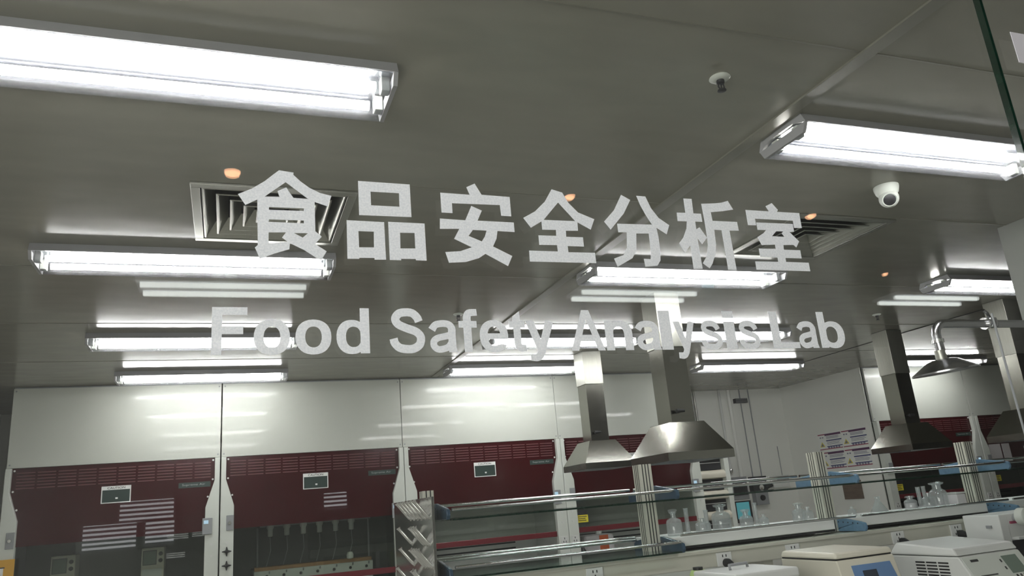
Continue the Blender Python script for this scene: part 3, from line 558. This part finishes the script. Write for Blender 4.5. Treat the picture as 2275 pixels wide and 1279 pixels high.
# digestion rack inside the second hood
t = thing('digestion_unit', 'white controller box with wooden strip and hanging nozzles inside the second fume hood', 'lab equipment', (.22, 6.95, .90))
cb = box('control_box', 'white', 0, .965, 0, .22, 0, .268, t, bevel=.004)
box('wooden_strip', 'wood', .005, .955, .005, .20, .269, .296, t)
for k in range(7):
    x = .10 + k * .135
    MB().lathe([(0,.014),(.010,.014),(.012,0),(0,0)], c=(x, 0, .225), seg=12, mtx=Matrix.Rotation(PI/2,3,'X')).build('knob', 'black', cb, smooth=True)
    MB().tube([(x + .02, -.002, .245), (x + .02, -.012, .262)], .005, 8).build('toggle', 'grey', cb)
rail = box('nozzle_rail', 'grey', .05, .97, .10, .13, .610, .635, t)
for k in range(6):
    x = .13 + k * .135
    MB().lathe([(0,.63),(.030,.63),(.030,.60),(.022,.585),(.022,.535),(.014,.53),(0,.53)], c=(x, .10, 0), seg=14).build('nozzle', 'offwhite', rail, smooth=True)
    MB().tube([(x, .10, .53), (x + .005, .10, .42), (x - .03, .09, .30)], .004, 6).build('hose', 'grey', rail, smooth=True)
for s in (.03, .955): MB().tube([(s, .12, .268), (s, .12, .61)], .008, 8).build('upright', 'grey', t, smooth=True)
t = tag(MB().lathe([(0,.06),(.020,.058),(.030,.035),(.028,.008),(0,0)], c=(.985, 6.88, 1.205), seg=14).build('wash_bulb', 'white', smooth=True), 'small white round bulb on the wooden strip in the second fume hood', 'lab equipment')
t.location.z = -.009
for x, lab in ((-1.245, 'pale controller with dark screen at left inside the leftmost fume hood'), (-.620, 'pale controller with dark screen at right inside the leftmost fume hood')):
    t = thing('hood_controller', lab, 'lab equipment', (x, 7.0, .90), 'controllers inside the leftmost hood')
    box('case', 'cream', 0, .165, 0, .2, 0, .53, t, bevel=.004)
    box('display', 'lcd', .015, .105, -.003, 0, .405, .505, t)
    box('display_frame', 'dark', .010, .110, -.0015, .0005, .40, .51, t)
    for z in (.48, .43): MB().lathe([(0,.012),(.014,.012),(.016,0),(0,0)], c=(.138, 0, z), seg=12, mtx=Matrix.Rotation(PI/2,3,'X')).build('knob', 'black', t, smooth=True)
    box('lower_panel', 'offwhite', .008, .150, -.003, 0, .10, .37, t)
# carboy in the fourth hood
t = thing('carboy', 'milky plastic carboy with orange label inside the fourth fume hood', 'canister', (3.165, 6.93, .90))
MB().box(0, .33, 0, .22, 0, .285).build('body', 'carboy', t, bevel=.035)
MB().lathe([(.032,.28),(.032,.31),(.036,.31),(.036,.345),(0,.35)], c=(.215,.11,0), seg=18).build('cap', 'label_white', t, smooth=True)
box('label', 'orange', .165, .26, -.002, 0, .14, .275, t)
t = thing('reagent_bottle', 'small black bottle beside the carboy in the fourth fume hood', 'bottle', (3.05, 6.72, .90))
MB().lathe([(0,0),(.045,0),(.045,.15),(.018,.19),(.018,.215),(0,.215)], seg=16).build('body', 'dark', t, smooth=True)
MB().lathe([(.021,.205),(.021,.235),(0,.235)], seg=14).build('cap', 'grey', t, smooth=True)

# ------------------------------------------------------------------ alcove between the hoods
t = thing('dispenser_cabinet', 'tall pale cabinet with three dark openings and curved flaps, in the alcove', 'cabinet', (4.555, 7.0, 0))
mb = MB().box(-.06, .0, 0, .35, 0, 1.93).box(.345, .40, 0, .35, 0, 1.93).box(0, .345, .20, .35, 0, 1.93)
mb.build('carcass', 'white', t)
for k in range(4):
    z1 = 1.90 - k * .205; z0 = z1 - .20
    f = MB()
    prof = [(.20, z1), (.02, z1), (-.005, z1 - .02), (-.012, z1 - .045), (0, z1 - .075), (.02, z1 - .085), (.20, z1 - .085)]
    f.prism(prof, 0, .004, .341).build('flap', 'cream', t, smooth=True)
    box('opening', 'dark', .006, .339, .06, .20, z0 + .003, z1 - .087, t)
    box('shelf_line', 'label_white', .01, .335, .056, .06, z1 - .130, z1 - .124, t)
box('lower_door', 'white', .004, .341, .004, .20, .02, 1.07, t)
# conduits and controllers on the alcove wall
def conduit(x, z0, label, m='offwhite', r=.013, dx=0.0):
    tag(MB().tube([(x, 7.975, CEIL - .004), (x + dx, 7.975, z0)], r, 10).build('conduit', m, smooth=True), label, 'pipe', 'conduits on the alcove wall')
conduit(5.30, 1.62, 'leftmost pale conduit on the alcove wall, behind the largest canopy hood', 'steel_dull')
conduit(5.66, 1.70, 'pale conduit ending in a round fitting above the left wall controller', 'offwhite', .016)
conduit(5.80, 1.58, 'wide pale conduit just right of the fitted conduit', 'wall', .022)
conduit(5.96, 1.60, 'left one of two thin dark conduits running down to the dark switch box', 'grey', .007)
conduit(6.09, 1.60, 'right one of two thin dark conduits running down to the dark switch box', 'grey', .007)
tag(MB().tube([(6.40, 7.985, 1.95), (6.40, 7.985, 1.60)], .005, 8).build('cable', 'grey', smooth=True), 'thin short cable above the pale box at right on the alcove wall', 'cable')
t = thing('wall_vent', 'small dark slotted vent high on the alcove wall', 'vent', (5.96, 7.97, 2.50))
box('grille', 'dark', -.09, .09, -.02, .03, 0, .055, t)
mb = MB()
for k in range(4): mb.box(-.085, .085, -.023, -.02, .006 + k*.013, .011 + k*.013)
mb.build('slat', 'grey', t)
t = thing('wall_controller', 'left grey wall controller box with dark window in the alcove', 'control box', (5.57, 7.92, 1.36))
box('case', 'grey', -.06, .26, 0, .08, 0, .26, t, bevel=.005)
box('window', 'dark', .05, .24, -.006, 0, .05, .23, t)
box('button', 'label_white', .06, .10, -.010, -.006, .06, .085, t); box('button', 'label_white', .15, .21, -.010, -.006, .06, .085, t)
MB().lathe([(0,.03),(.020,.025),(.028,0),(.020,-.025),(0,-.03)], c=(.09, .05, .34), seg=16).build('round_fitting', 'chrome', t, smooth=True)
t = thing('wall_controller', 'dark switch box below the two thin conduits in the alcove', 'control box', (5.90, 7.92, 1.28))
box('case', 'dark', 0, .21, 0, .08, .16, .33, t, bevel=.004); box('lower_case', 'grey', .02, .20, 0, .08, 0, .155, t, bevel=.004)
MB().lathe([(0,.03),(.032,.028),(.036,0),(0,0)], c=(.10, 0, .20), seg=18, mtx=Matrix.Rotation(PI/2,3,'X')).build('gauge', 'chrome', t, smooth=True)
MB().tube([(.20,.02,.20),(.27,-.02,.22)], [.03,.02], 12).build('plug', 'black', t, smooth=True)
MB().lathe([(0,.02),(.030,.018),(.034,0),(0,0)], c=(.11, 0, .08), seg=18, mtx=Matrix.Rotation(PI/2,3,'X')).build('dial', 'black', t, smooth=True)
t = thing('wall_controller', 'pale box with grey cover at right on the alcove wall', 'control box', (6.25, 7.93, 1.46))
box('case', 'offwhite', -.04, .20, 0, .07, 0, .14, t, bevel=.004); box('cover', 'grey', .02, .19, -.01, 0, .07, .13, t, bevel=.003)
t = thing('touch_screen', 'wall touch panel with lit turquoise screen in the alcove', 'screen', (5.60, 7.93, 1.08))
box('case', 'offwhite', -.06, .26, 0, .07, -.02, .29, t, bevel=.006); box('bezel', 'dark', .005, .235, -.006, 0, .02, .265, t); box('display', 'screen_teal', .025, .205, -.008, -.006, .065, .250, t)

# safety posters on the alcove side wall (plane x = 6.6, read from -X)
def poster(y0, y1, z0, z1, label):
    """y0 is the far (left) side"""
    t = thing('safety_poster', label, 'poster', (6.5985, y0, z0), 'safety posters on the alcove side wall')
    w = y0 - y1; h = z1 - z0
    def bar(n, m, u0, u1, v0, v1, d=.001): return box(n, m, -.0015 - d, -.0015, -u1*w, -u0*w, v0*h, v1*h, t)
    box('sheet', 'label_white', -.0015, .0005, -w, 0, 0, h, t)
    bar('header', 'purple', .30, .99, .80, .92); bar('header_line', 'rose', .0, .30, .86, .92)
    bar('title_band', 'navy', .33, .99, .48, .54); bar('title_band', 'navy', .33, .99, .14, .19); bar('footer', 'rose', .0, .99, .0, .05)
    mb = MB()
    for a, b in ((.74, .76), (.70, .72), (.66, .68), (.62, .64), (.42, .44), (.37, .39), (.32, .34), (.27, .29)):
        mb.box(-.0022, -.0015, -w*random.uniform(.85,.97), -w*.35, a*h, b*h)
    mb.build('text_lines', 'ink', t)
    mb = MB()
    for k in range(5): mb.prism([((-.40 - k*.11)*w + .018*math.cos(q*PI/4), .095*h + .010*math.sin(q*PI/4)) for q in range(8)], 0, -.0022, -.0015)
    mb.build('pictogram_row', 'ink', t)
    for k in range(2): bar('name_mark', 'ink', .07 + k*.10, .13 + k*.10, .68, .75)
    tr = MB().prism([(-.03*w, .17*h), (-.25*w, .17*h), (-.14*w, .46*h)], 0, -.0025, -.0015).build('warning_triangle', 'yellow', t)
    MB().prism([(-.075*w, .20*h), (-.205*w, .20*h), (-.14*w, .38*h)], 0, -.0032, -.0025).build('triangle_mark', 'ink', tr)
poster(7.47, 7.095, 1.84, 2.035, 'upper left one of four safety posters beside the right fume hood')
poster(7.085, 6.71, 1.84, 2.035, 'upper right one of four safety posters beside the right fume hood')
poster(7.47, 7.095, 1.62, 1.825, 'lower left one of four safety posters beside the right fume hood')
poster(7.085, 6.71, 1.62, 1.825, 'lower right one of four safety posters beside the right fume hood')
t = tag(box('wall_board', 'wood_board', 6.585, 6.599, 6.935, 7.215, 1.27, 1.47), 'brown board low on the alcove side wall behind the blue bracket', 'board')

# ------------------------------------------------------------------ island bench, spine and reagent rack
t = thing('island_bench', 'long island bench carrying the reagent rack and centrifuges', 'bench', (.86, 2.62, 0))
box('worktop', 'grey', 0, 5.2, 0, 1.75, .80, .845, t, bevel=.004)
for k in range(5): box('base_cabinet', 'white', .03 + k*1.03, 1.04 + k*1.03, .06, 1.69, .0, .80, t)
t = thing('service_spine', 'long grey beam with power sockets under the reagent rack', 'power trunking', (.90, 3.45, 0))
box('beam', 'alu', 0, 5.1, 0, .30, 1.132, 1.218, t, bevel=.006)
box('top_lip', 'alu', 0, 5.1, -.012, .0, 1.200, 1.218, t, bevel=.003)
for k in range(4): box('support', 'alu', .10 + k*1.60, .16 + k*1.60, .06, .24, .846, 1.132, t)
SOCK = [(1.605, .712), (2.325, 1.425), (2.745, 1.845), (3.455, 2.555), (3.885, 2.985)]
for xs_, lx in SOCK:
    s_ = box('socket', 'label_white', lx - .043, lx + .043, -.010, 0, 1.134, 1.198, t, bevel=.003)
    mb = MB()
    for dx, dz in ((-.010, .016), (.010, .016), (0, -.004), (-.012, -.02), (.012, -.02)): mb.box(lx + dx - .0025, lx + dx + .0025, -.0112, -.010, 1.166 + dz - .006, 1.166 + dz + .006)
    mb.build('socket_hole', 'black', s_)
def plug(x, z, label, drop):
    t = thing('power_plug', label, 'plug', (x, 3.440, z), 'black plugs in the spine sockets')
    MB().tube([(0, .0, 0), (0, -.020, 0), (.004, -.045, -.006)], [.021, .021, .012], 14).build('body', 'black', t, smooth=True)
    MB().tube([(.004, -.045, -.006), (.012, -.062, -.02)] + drop, .0045, 8).build('cord', 'black', t, smooth=True)
plug(2.330, 1.148, 'black plug in the socket below the white shelf, left of the cream centrifuge', [(.02, -.07, -.06), (.03, -.08, -.2), (.06, -.07, -.30)])
plug(3.470, 1.142, 'black plug behind the left corner of the grey centrifuge', [(.03, -.07, -.05), (.04, -.08, -.2), (.06, -.07, -.295)])
plug(3.900, 1.145, 'black plug pointing right, behind the grey centrifuge lid', [(.05, -.062, -.03), (.06, -.062, -.10), (.06, -.06, -.298)])

t = thing('reagent_rack', 'long two tier reagent rack with glass shelves, steel rails and blue brackets', 'shelving', (0, 3.60, 0))
PX = [.872, 2.015, 3.135, 4.275, 5.41]
for k, x in enumerate(PX):
    z1 = 1.605 if k == 0 else 1.655
    mb = MB()
    w, dd = (.025 if k == 0 else .035), .035
    mb.box(x - w, x + w, -dd, dd, 1.223, z1)
    p = mb.build('post', 'alu', t)
    mb = MB()
    for s in ((-.010, .010) if k == 0 else (-.017, .0, .017)): mb.box(x + s - .0028, x + s + .0028, -dd - .0006, -dd + .001, 1.224, z1)
    for s in (-.017, .0, .017): mb.box(x - w - .0006, x - w + .001, s - .0028, s + .0028, 1.224, z1)
    mb.build('post_groove', 'gap', p)
    # cantilever brackets, one pair of arms on each tier
    m = 'blue_dark' if k <= 1 else 'blue_film'
    for zc, ya in ((1.500, -.235), (1.252, -.225)):
        if k >= 2 and zc < 1.3: yb = .05
        else: yb = .25
        poly = [(ya, zc - .029), (ya - .012, zc - .012), (ya - .006, zc + .014), (ya + .03, zc + .022), (-.05, zc + .044), (.06, zc + .044), (yb - .03, zc + .022), (yb, zc + .010), (yb, zc - .029), (.06, zc - .029), (-.06, zc - .029)]
        x1 = x + w + .012
        b = MB().prism(poly, 0, x1 - .0125, x1 + .006).build('bracket', m, t, bevel=.004)
        mb = MB()
        for q in range(6):
            yy = ya + .04 + q * .035
            mb.tube([(x1 + .005, yy, zc + .012 + .004 * q * .6), (x1 + .0066, yy, zc + .012 + .004 * q * .6)], .004, 8).tube([(x1 - .0131, yy, zc + .012 + .004 * q * .6), (x1 - .0122, yy, zc + .012 + .004 * q * .6)], .004, 8)
        mb.build('bracket_hole', 'black', b)
for k in range(4):
    a, b = PX[k] + .055, PX[k+1] + .034
    o = MB().box(a, b, -.225, .235, 1.466, 1.473).build('upper_shelf', 'shelf_glass', t)
    box('shelf_edge', 'edge', a, b, -.2275, -.2255, 1.4655, 1.4735, o); box('shelf_edge', 'edge', a, b, .2355, .2375, 1.4655, 1.4735, o)
    for y, z in ((-.222, 1.512), (.228, 1.535)):
        MB().tube([(a, y, z), (b, y, z)], .0075, 10).build('rail', 'chrome', t, smooth=True)
    if k == 0:
        o = MB().box(a, b, -.225, .235, 1.224, 1.231).build('lower_shelf', 'shelf_glass', t)
        box('shelf_edge', 'edge', a, b, -.2275, -.2255, 1.2235, 1.2315, o); box('shelf_edge', 'edge', a, b, .2355, .2375, 1.2235, 1.2315, o)
        for y, z in ((-.225, 1.272), (.215, 1.278), (.232, 1.290)): MB().tube([(a, y, z), (b, y, z)], .0075, 10).build('rail', 'chrome', t, smooth=True)
    else:
        o = box('lower_shelf', 'label_white', PX[k] + .055, PX[k+1] - .042, -.10, .26, 1.242, 1.290, t, bevel=.004)
        box('shelf_gap_shade', 'black', PX[k] + .055, PX[k+1] - .042, -.095, .26, 1.230, 1.242, o)  # black strip standing in for the shaded gap below the white shelf
        MB().tube([(a, -.20, 1.302), (b - .02, -.20, 1.302)], .0065, 10).build('rail', 'chrome', t, smooth=True)

# draining peg board on the end of the island
t = thing('drying_rack', 'steel draining board full of slanted pegs on the island end', 'drying rack', (.838, 3.36, 0))
box('back_plate', 'chrome', 0, .006, 0, .84, .86, 1.573, t)
box('plate_rim', 'chrome', -.004, .0, 0, .010, .86, 1.573, t)
for z, ys_ in ((1.488, [.08 + .075*k for k in range(6)]), (1.375, [.09, .14, .19, .44]), (1.283, [.05, .10, .15, .20, .42]), (1.195, [.14, .19, .50])):
    for y in ys_:
        p = MB().tube([(0, y, z), (-.006, y, z + .004), (-.058, y, z + .066), (-.064, y, z + .076)], [.008, .008, .007, .0115], 10).build('peg', 'chrome', t, smooth=True)
        MB().tube([(.0, y, z), (-.004, y, z)], .012, 12).build('peg_base', 'chrome', p, smooth=True)

# ------------------------------------------------------------------ glassware on the white lower shelf
SH = 1.2905
def jar(prof, label, x, y, stopper=None, name='reagent_bottle', cat='bottle', fill=None):
    t = thing(name, label, cat, (x, y, SH), 'glassware on the white shelf')
    MB().lathe(prof, seg=22).build('body', 'bottle', t, smooth=True)
    if fill: MB().lathe([(0,.004)] + fill + [(0, fill[-1][1])], seg=20).build('content', 'carboy', t, smooth=True)
    if stopper: MB().lathe(stopper, seg=16).build('stopper', 'bottle', t, smooth=True)
    return t
def bprof(r, h, n=.35, s=1.0):
    return [(0, 0), (r*.96, 0), (r, .006), (r, h*.58), (r*.85, h*.68), (r*n, h*.76), (r*n, h*.95), (r*n*1.5, h*.97), (r*n*1.5, h), (r*n*.8, h), (r*n*.8, h*.74), (r*.80, h*.66), (r*.93, h*.56), (r*.93, .010), (0, .008)]
def stop(r, h, n=.35): return [(0, h*.92), (r*n*.75, h*.92), (r*n*.8, h), (r*n*1.6, h*1.03), (r*n*1.7, h*1.10), (r*n*.9, h*1.13), (0, h*1.13)]
def cyl(r, h): return [(0, 0), (r*1.7, 0), (r*1.7, .008), (r, .014), (r, h), (r*1.25, h + .004), (r*.85, h), (r*.85, .018), (0, .016)]
def cone(r, h): return [(0, 0), (r, 0), (r, .006), (r*.28, h*.75), (r*.28, h*.95), (r*.4, h), (r*.24, h*.95), (r*.24, h*.74), (r*.93, .010), (0, .008)]
jar(bprof(.040, .115), 'clear stoppered bottle beside the dark blue bracket end', 2.185, 3.64, stop(.040, .115))
jar(cyl(.011, .125), 'slim glass cylinder right of the bottle by the dark blue bracket', 2.252, 3.62, name='measuring_cylinder', cat='cylinder')
jar(bprof(.040, .072), 'low wide flask in front of the dispenser cabinet', 2.345, 3.62, name='lab_flask', cat='flask')
jar(cyl(.011, .105), 'short glass cylinder between the low flask and the big wide bottle', 2.398, 3.66, name='measuring_cylinder', cat='cylinder')
jar(bprof(.050, .125, .42), 'big wide stoppered bottle right of the cabinet openings', 2.475, 3.64, stop(.050, .118, .42))
jar(bprof(.036, .083, .4), 'round stoppered bottle below the lit touch screen', 2.632, 3.64, stop(.036, .083, .4))
jar(cyl(.010, .120), 'slim glass cylinder in front of the lit touch screen', 2.685, 3.62, name='measuring_cylinder', cat='cylinder')
jar(bprof(.026, .060), 'tiny flask right of the touch screen', 2.745, 3.64, name='lab_flask', cat='flask')
jar(bprof(.038, .090, .45), 'stoppered bottle alone before the grey alcove wall', 2.985, 3.64, stop(.038, .09, .45))
jar(bprof(.030, .075), 'small bottle leaning close to the second ribbed post from left', 3.062, 3.66)
jar(bprof(.024, .052), 'small low flask right of the second ribbed post', 3.355, 3.64, name='lab_flask', cat='flask')
jar(cone(.050, .092), 'conical glass flask standing alone between the middle posts', 3.555, 3.64, name='conical_flask', cat='flask')
jar(bprof(.036, .078, .45), 'squat stoppered bottle left of the glass cluster at right', 3.800, 3.64, stop(.036, .066, .45), fill=[(.030, .004), (.030, .036)])
jar(cyl(.012, .120), 'slim glass cylinder between two squat bottles at right', 3.866, 3.63, name='measuring_cylinder', cat='cylinder')
jar(bprof(.038, .085, .45), 'squat bottle at the left of the tall right cluster', 3.945, 3.64)
jar(cyl(.011, .120), 'glass cylinder left of the biggest bottle at right', 3.985, 3.70, name='measuring_cylinder', cat='cylinder')
jar(bprof(.050, .135, .5), 'biggest clear bottle in the cluster at right', 4.050, 3.66, stop(.050, .125, .5))
jar(cyl(.010, .140), 'tall thin cylinder right of the biggest bottle', 4.112, 3.70, name='measuring_cylinder', cat='cylinder')
t = thing('plastic_box', 'low translucent plastic box beside the third ribbed post', 'box', (4.150, 3.62, SH), 'glassware on the white shelf')
box('body', 'carboy', 0, .075, 0, .10, 0, .062, t, bevel=.006); box('lid', 'offwhite', -.003, .078, -.003, .103, .063, .072, t, bevel=.003)

# ------------------------------------------------------------------ machines on the bench
BT = .846
t = thing('centrifuge', 'cream bench centrifuge with blue control foil and flat lid', 'centrifuge', (2.354, 2.70, BT))
w, dp, h = .304, .345, 1.207 - BT
MB().prism([(0, .0), (-.075, 0), (-.060, .10), (-.004, h - .032), (0, h - .030), (dp, h - .030), (dp, 0)], 0, 0, w).build('body', 'cream', t, bevel=.006)
MB().hull8([(-.004,-.006,h-.024),(w+.004,-.006,h-.024),(w+.004,dp,h-.024),(-.004,dp,h-.024)], [(.004,.004,h),(w-.004,.004,h),(w-.004,dp-.01,h+.003),(.004,dp-.01,h+.003)]).build('lid', 'cream', t, bevel=.008)
box('lid_gap', 'black', .004, w - .004, .004, dp - .004, h - .030, h - .024, t)
def on_front(u0, u1, v0, v1, d, taper=0):
    # sloped front face between (y=-.060, z=.10) and (y=-.004, z=h-.032)
    zA, zB, yA, yB = .10, h - .032, -.060, -.004
    def P(u, v, o):
        s = v; n = Vector((0, -(zB - zA), (yB - yA))).normalized()
        return Vector((u, yA + (yB - yA)*s, zA + (zB - zA)*s)) + n * o
    return [P(u0, v0, 0), P(u1, v0, 0), P(u1 - taper, v1, 0), P(u0 + taper*0, v1, 0)], [P(u0, v0, d), P(u1, v0, d), P(u1 - taper, v1, d), P(u0 + taper*0, v1, d)]
cf = MB().hull8(*on_front(.065, w - .012, .15, .90, .002, .022)).build('control_foil', 'blue_light', t)
MB().hull8(*[[v + Vector((0,-.001,0)) for v in q] for q in on_front(.065, w - .020, .58, .90, .0016, .014)]).build('foil_band', 'blue_panel', cf)
MB().hull8(*[[v + Vector((0,-.002,0)) for v in q] for q in on_front(.112, .185, .46, .80, .0018, 0)]).build('display', 'screen_dark', cf)
mb = MB()
for u, v in ((.205, .40), (.225, .30), (.245, .42), (.215, .20), (.24, .25)): mb.hull8(*[[q + Vector((0,-.002,0)) for q in r] for r in on_front(u, u + .014, v, v + .06, .0015)])
mb.build('button', 'offwhite', cf)
box('latch', 'orange', .012, .020, -.070, -.058, .10, .16, t)

t = thing('centrifuge', 'large pale grey centrifuge with vented side and sloped display panel', 'centrifuge', (3.006, 2.70, BT))
w, dp, h = .372, .372, 1.163 - BT
MB().prism([(.0, 0), (-.02, 0), (-.02, .10), (-.085, .165), (-.012, h - .036), (0, h - .034), (dp, h - .034), (dp, 0)], 0, 0, w).build('body', 'offwhite', t, bevel=.006)
MB().hull8([(-.003,-.010,h-.032),(w+.003,-.010,h-.032),(w+.003,dp,h-.032),(-.003,dp,h-.032)], [(.004,.010,h),(w-.004,.010,h),(w-.012,dp-.04,h+.022),(.012,dp-.04,h+.022)]).build('lid', 'offwhite', t, bevel=.008)
box('lid_gap', 'black', .004, w - .004, .002, dp - .004, h - .0335, h - .0318, t)
mb = MB()
for k in range(14):
    z = h - .065 - k*.0135
    for a, b in ((.045, .100), (.108, .165), (.173, .225)): mb.box(-.001, .001, a, b, z, z + .007)
mb.build('side_vent', 'black', t)
def on_slope(u0, u1, v0, v1, d):
    zA, zB, yA, yB = .165, h - .036, -.085, -.012
    n = Vector((0, -(zB - zA), (yB - yA))).normalized()
    def P(u, v, o): return Vector((u, yA + (yB - yA)*v, zA + (zB - zA)*v)) + n*o
    return [[P(u0,v0,o), P(u1,v0,o), P(u1,v1,o), P(u0,v1,o)] for o in (0, d)]
cp = MB().hull8(*on_slope(.012, w - .008, .04, .96, .002)).build('control_panel', 'white', t)
MB().hull8(*on_slope(.235, .325, .25, .85, .0035)).build('display', 'lcd', cp)
mb = MB()
for u in (.245, .268, .29, .312): mb.hull8(*on_slope(u, u + .010, .12, .2, .0035))
for v in (.4, .65): mb.hull8(*on_slope(.214, .222, v, v + .1, .0035))
mb.hull8(*on_slope(.345, .355, .25, .40, .0035)); mb.hull8(*on_slope(.05, .095, .78, .86, .003)); mb.hull8(*on_slope(.05, .150, .28, .32, .003))
mb.build('key_mark', 'black_text', cp)

t = thing('water_bath', 'tall pale box instrument behind the grey centrifuge at right', 'lab equipment', (3.81, 3.10, BT))
MB().prism([(.0, 0), (.22, 0), (.22, .402), (.0, .402)], 0, 0, .06).build('side_panel', 'offwhite', t, bevel=.005)
MB().prism([(.012, 0), (.22, 0), (.22, .402), (.004, .402)], 0, .061, .50).build('body', 'offwhite', t, bevel=.006)
box('latch', 'grey', -.010, 0, .050, .080, .335, .350, t)
box('handle', 'rose', .075, .125, -.006, .010, .352, .364, t); box('shelf_lip', 'offwhite', .065, .30, -.035, .012, .272, .288, t, bevel=.004); box('opening', 'dark', .065, .30, .004, .014, .13, .268, t)
MB().lathe([(0,.02),(.030,.02),(.044,.012),(.044,-.03),(.034,-.035),(0,-.035)], c=(.118, -.060, .385), seg=24, mtx=Matrix.Rotation(PI/2,3,'X')).build('round_port', 'white', t, smooth=True)
MB().lathe([(0,.024),(.028,.024),(.028,.018),(0,.018)], c=(.118, -.060, .385), seg=24, mtx=Matrix.Rotation(PI/2,3,'X')).build('port_glass', 'dark', t, smooth=True)
MB().tube([(.118, -.03, .385), (.118, .03, .37)], .02, 10).build('port_arm', 'grey', t, smooth=True)

t = thing('lidded_box', 'low pale instrument box with grey lid at the bottom edge, before the cream centrifuge', 'lab equipment', (1.835, 2.66, BT))
box('body', 'grey', .004, .296, .004, .296, 0, .295, t, bevel=.004); box('lid', 'offwhite', 0, .30, 0, .30, .298, .335, t, bevel=.008)
MB().tube([(.09, .16, .335), (.10, .18, .352), (.20, .20, .352), (.21, .21, .335)], .006, 8).build('handle', 'grey', t, smooth=True)
t = thing('reagent_bottle', 'bottle with yellow green label at the bottom edge, left of the low box', 'bottle', (1.975, 3.14, BT))
MB().lathe([(0,0),(.040,0),(.040,.30),(.030,.318),(.0,.318)], seg=22).build('body', 'green_label', t, smooth=True)
MB().lathe([(.022,.318),(.022,.330),(0,.330)], seg=16).build('cap', 'black', t, smooth=True)
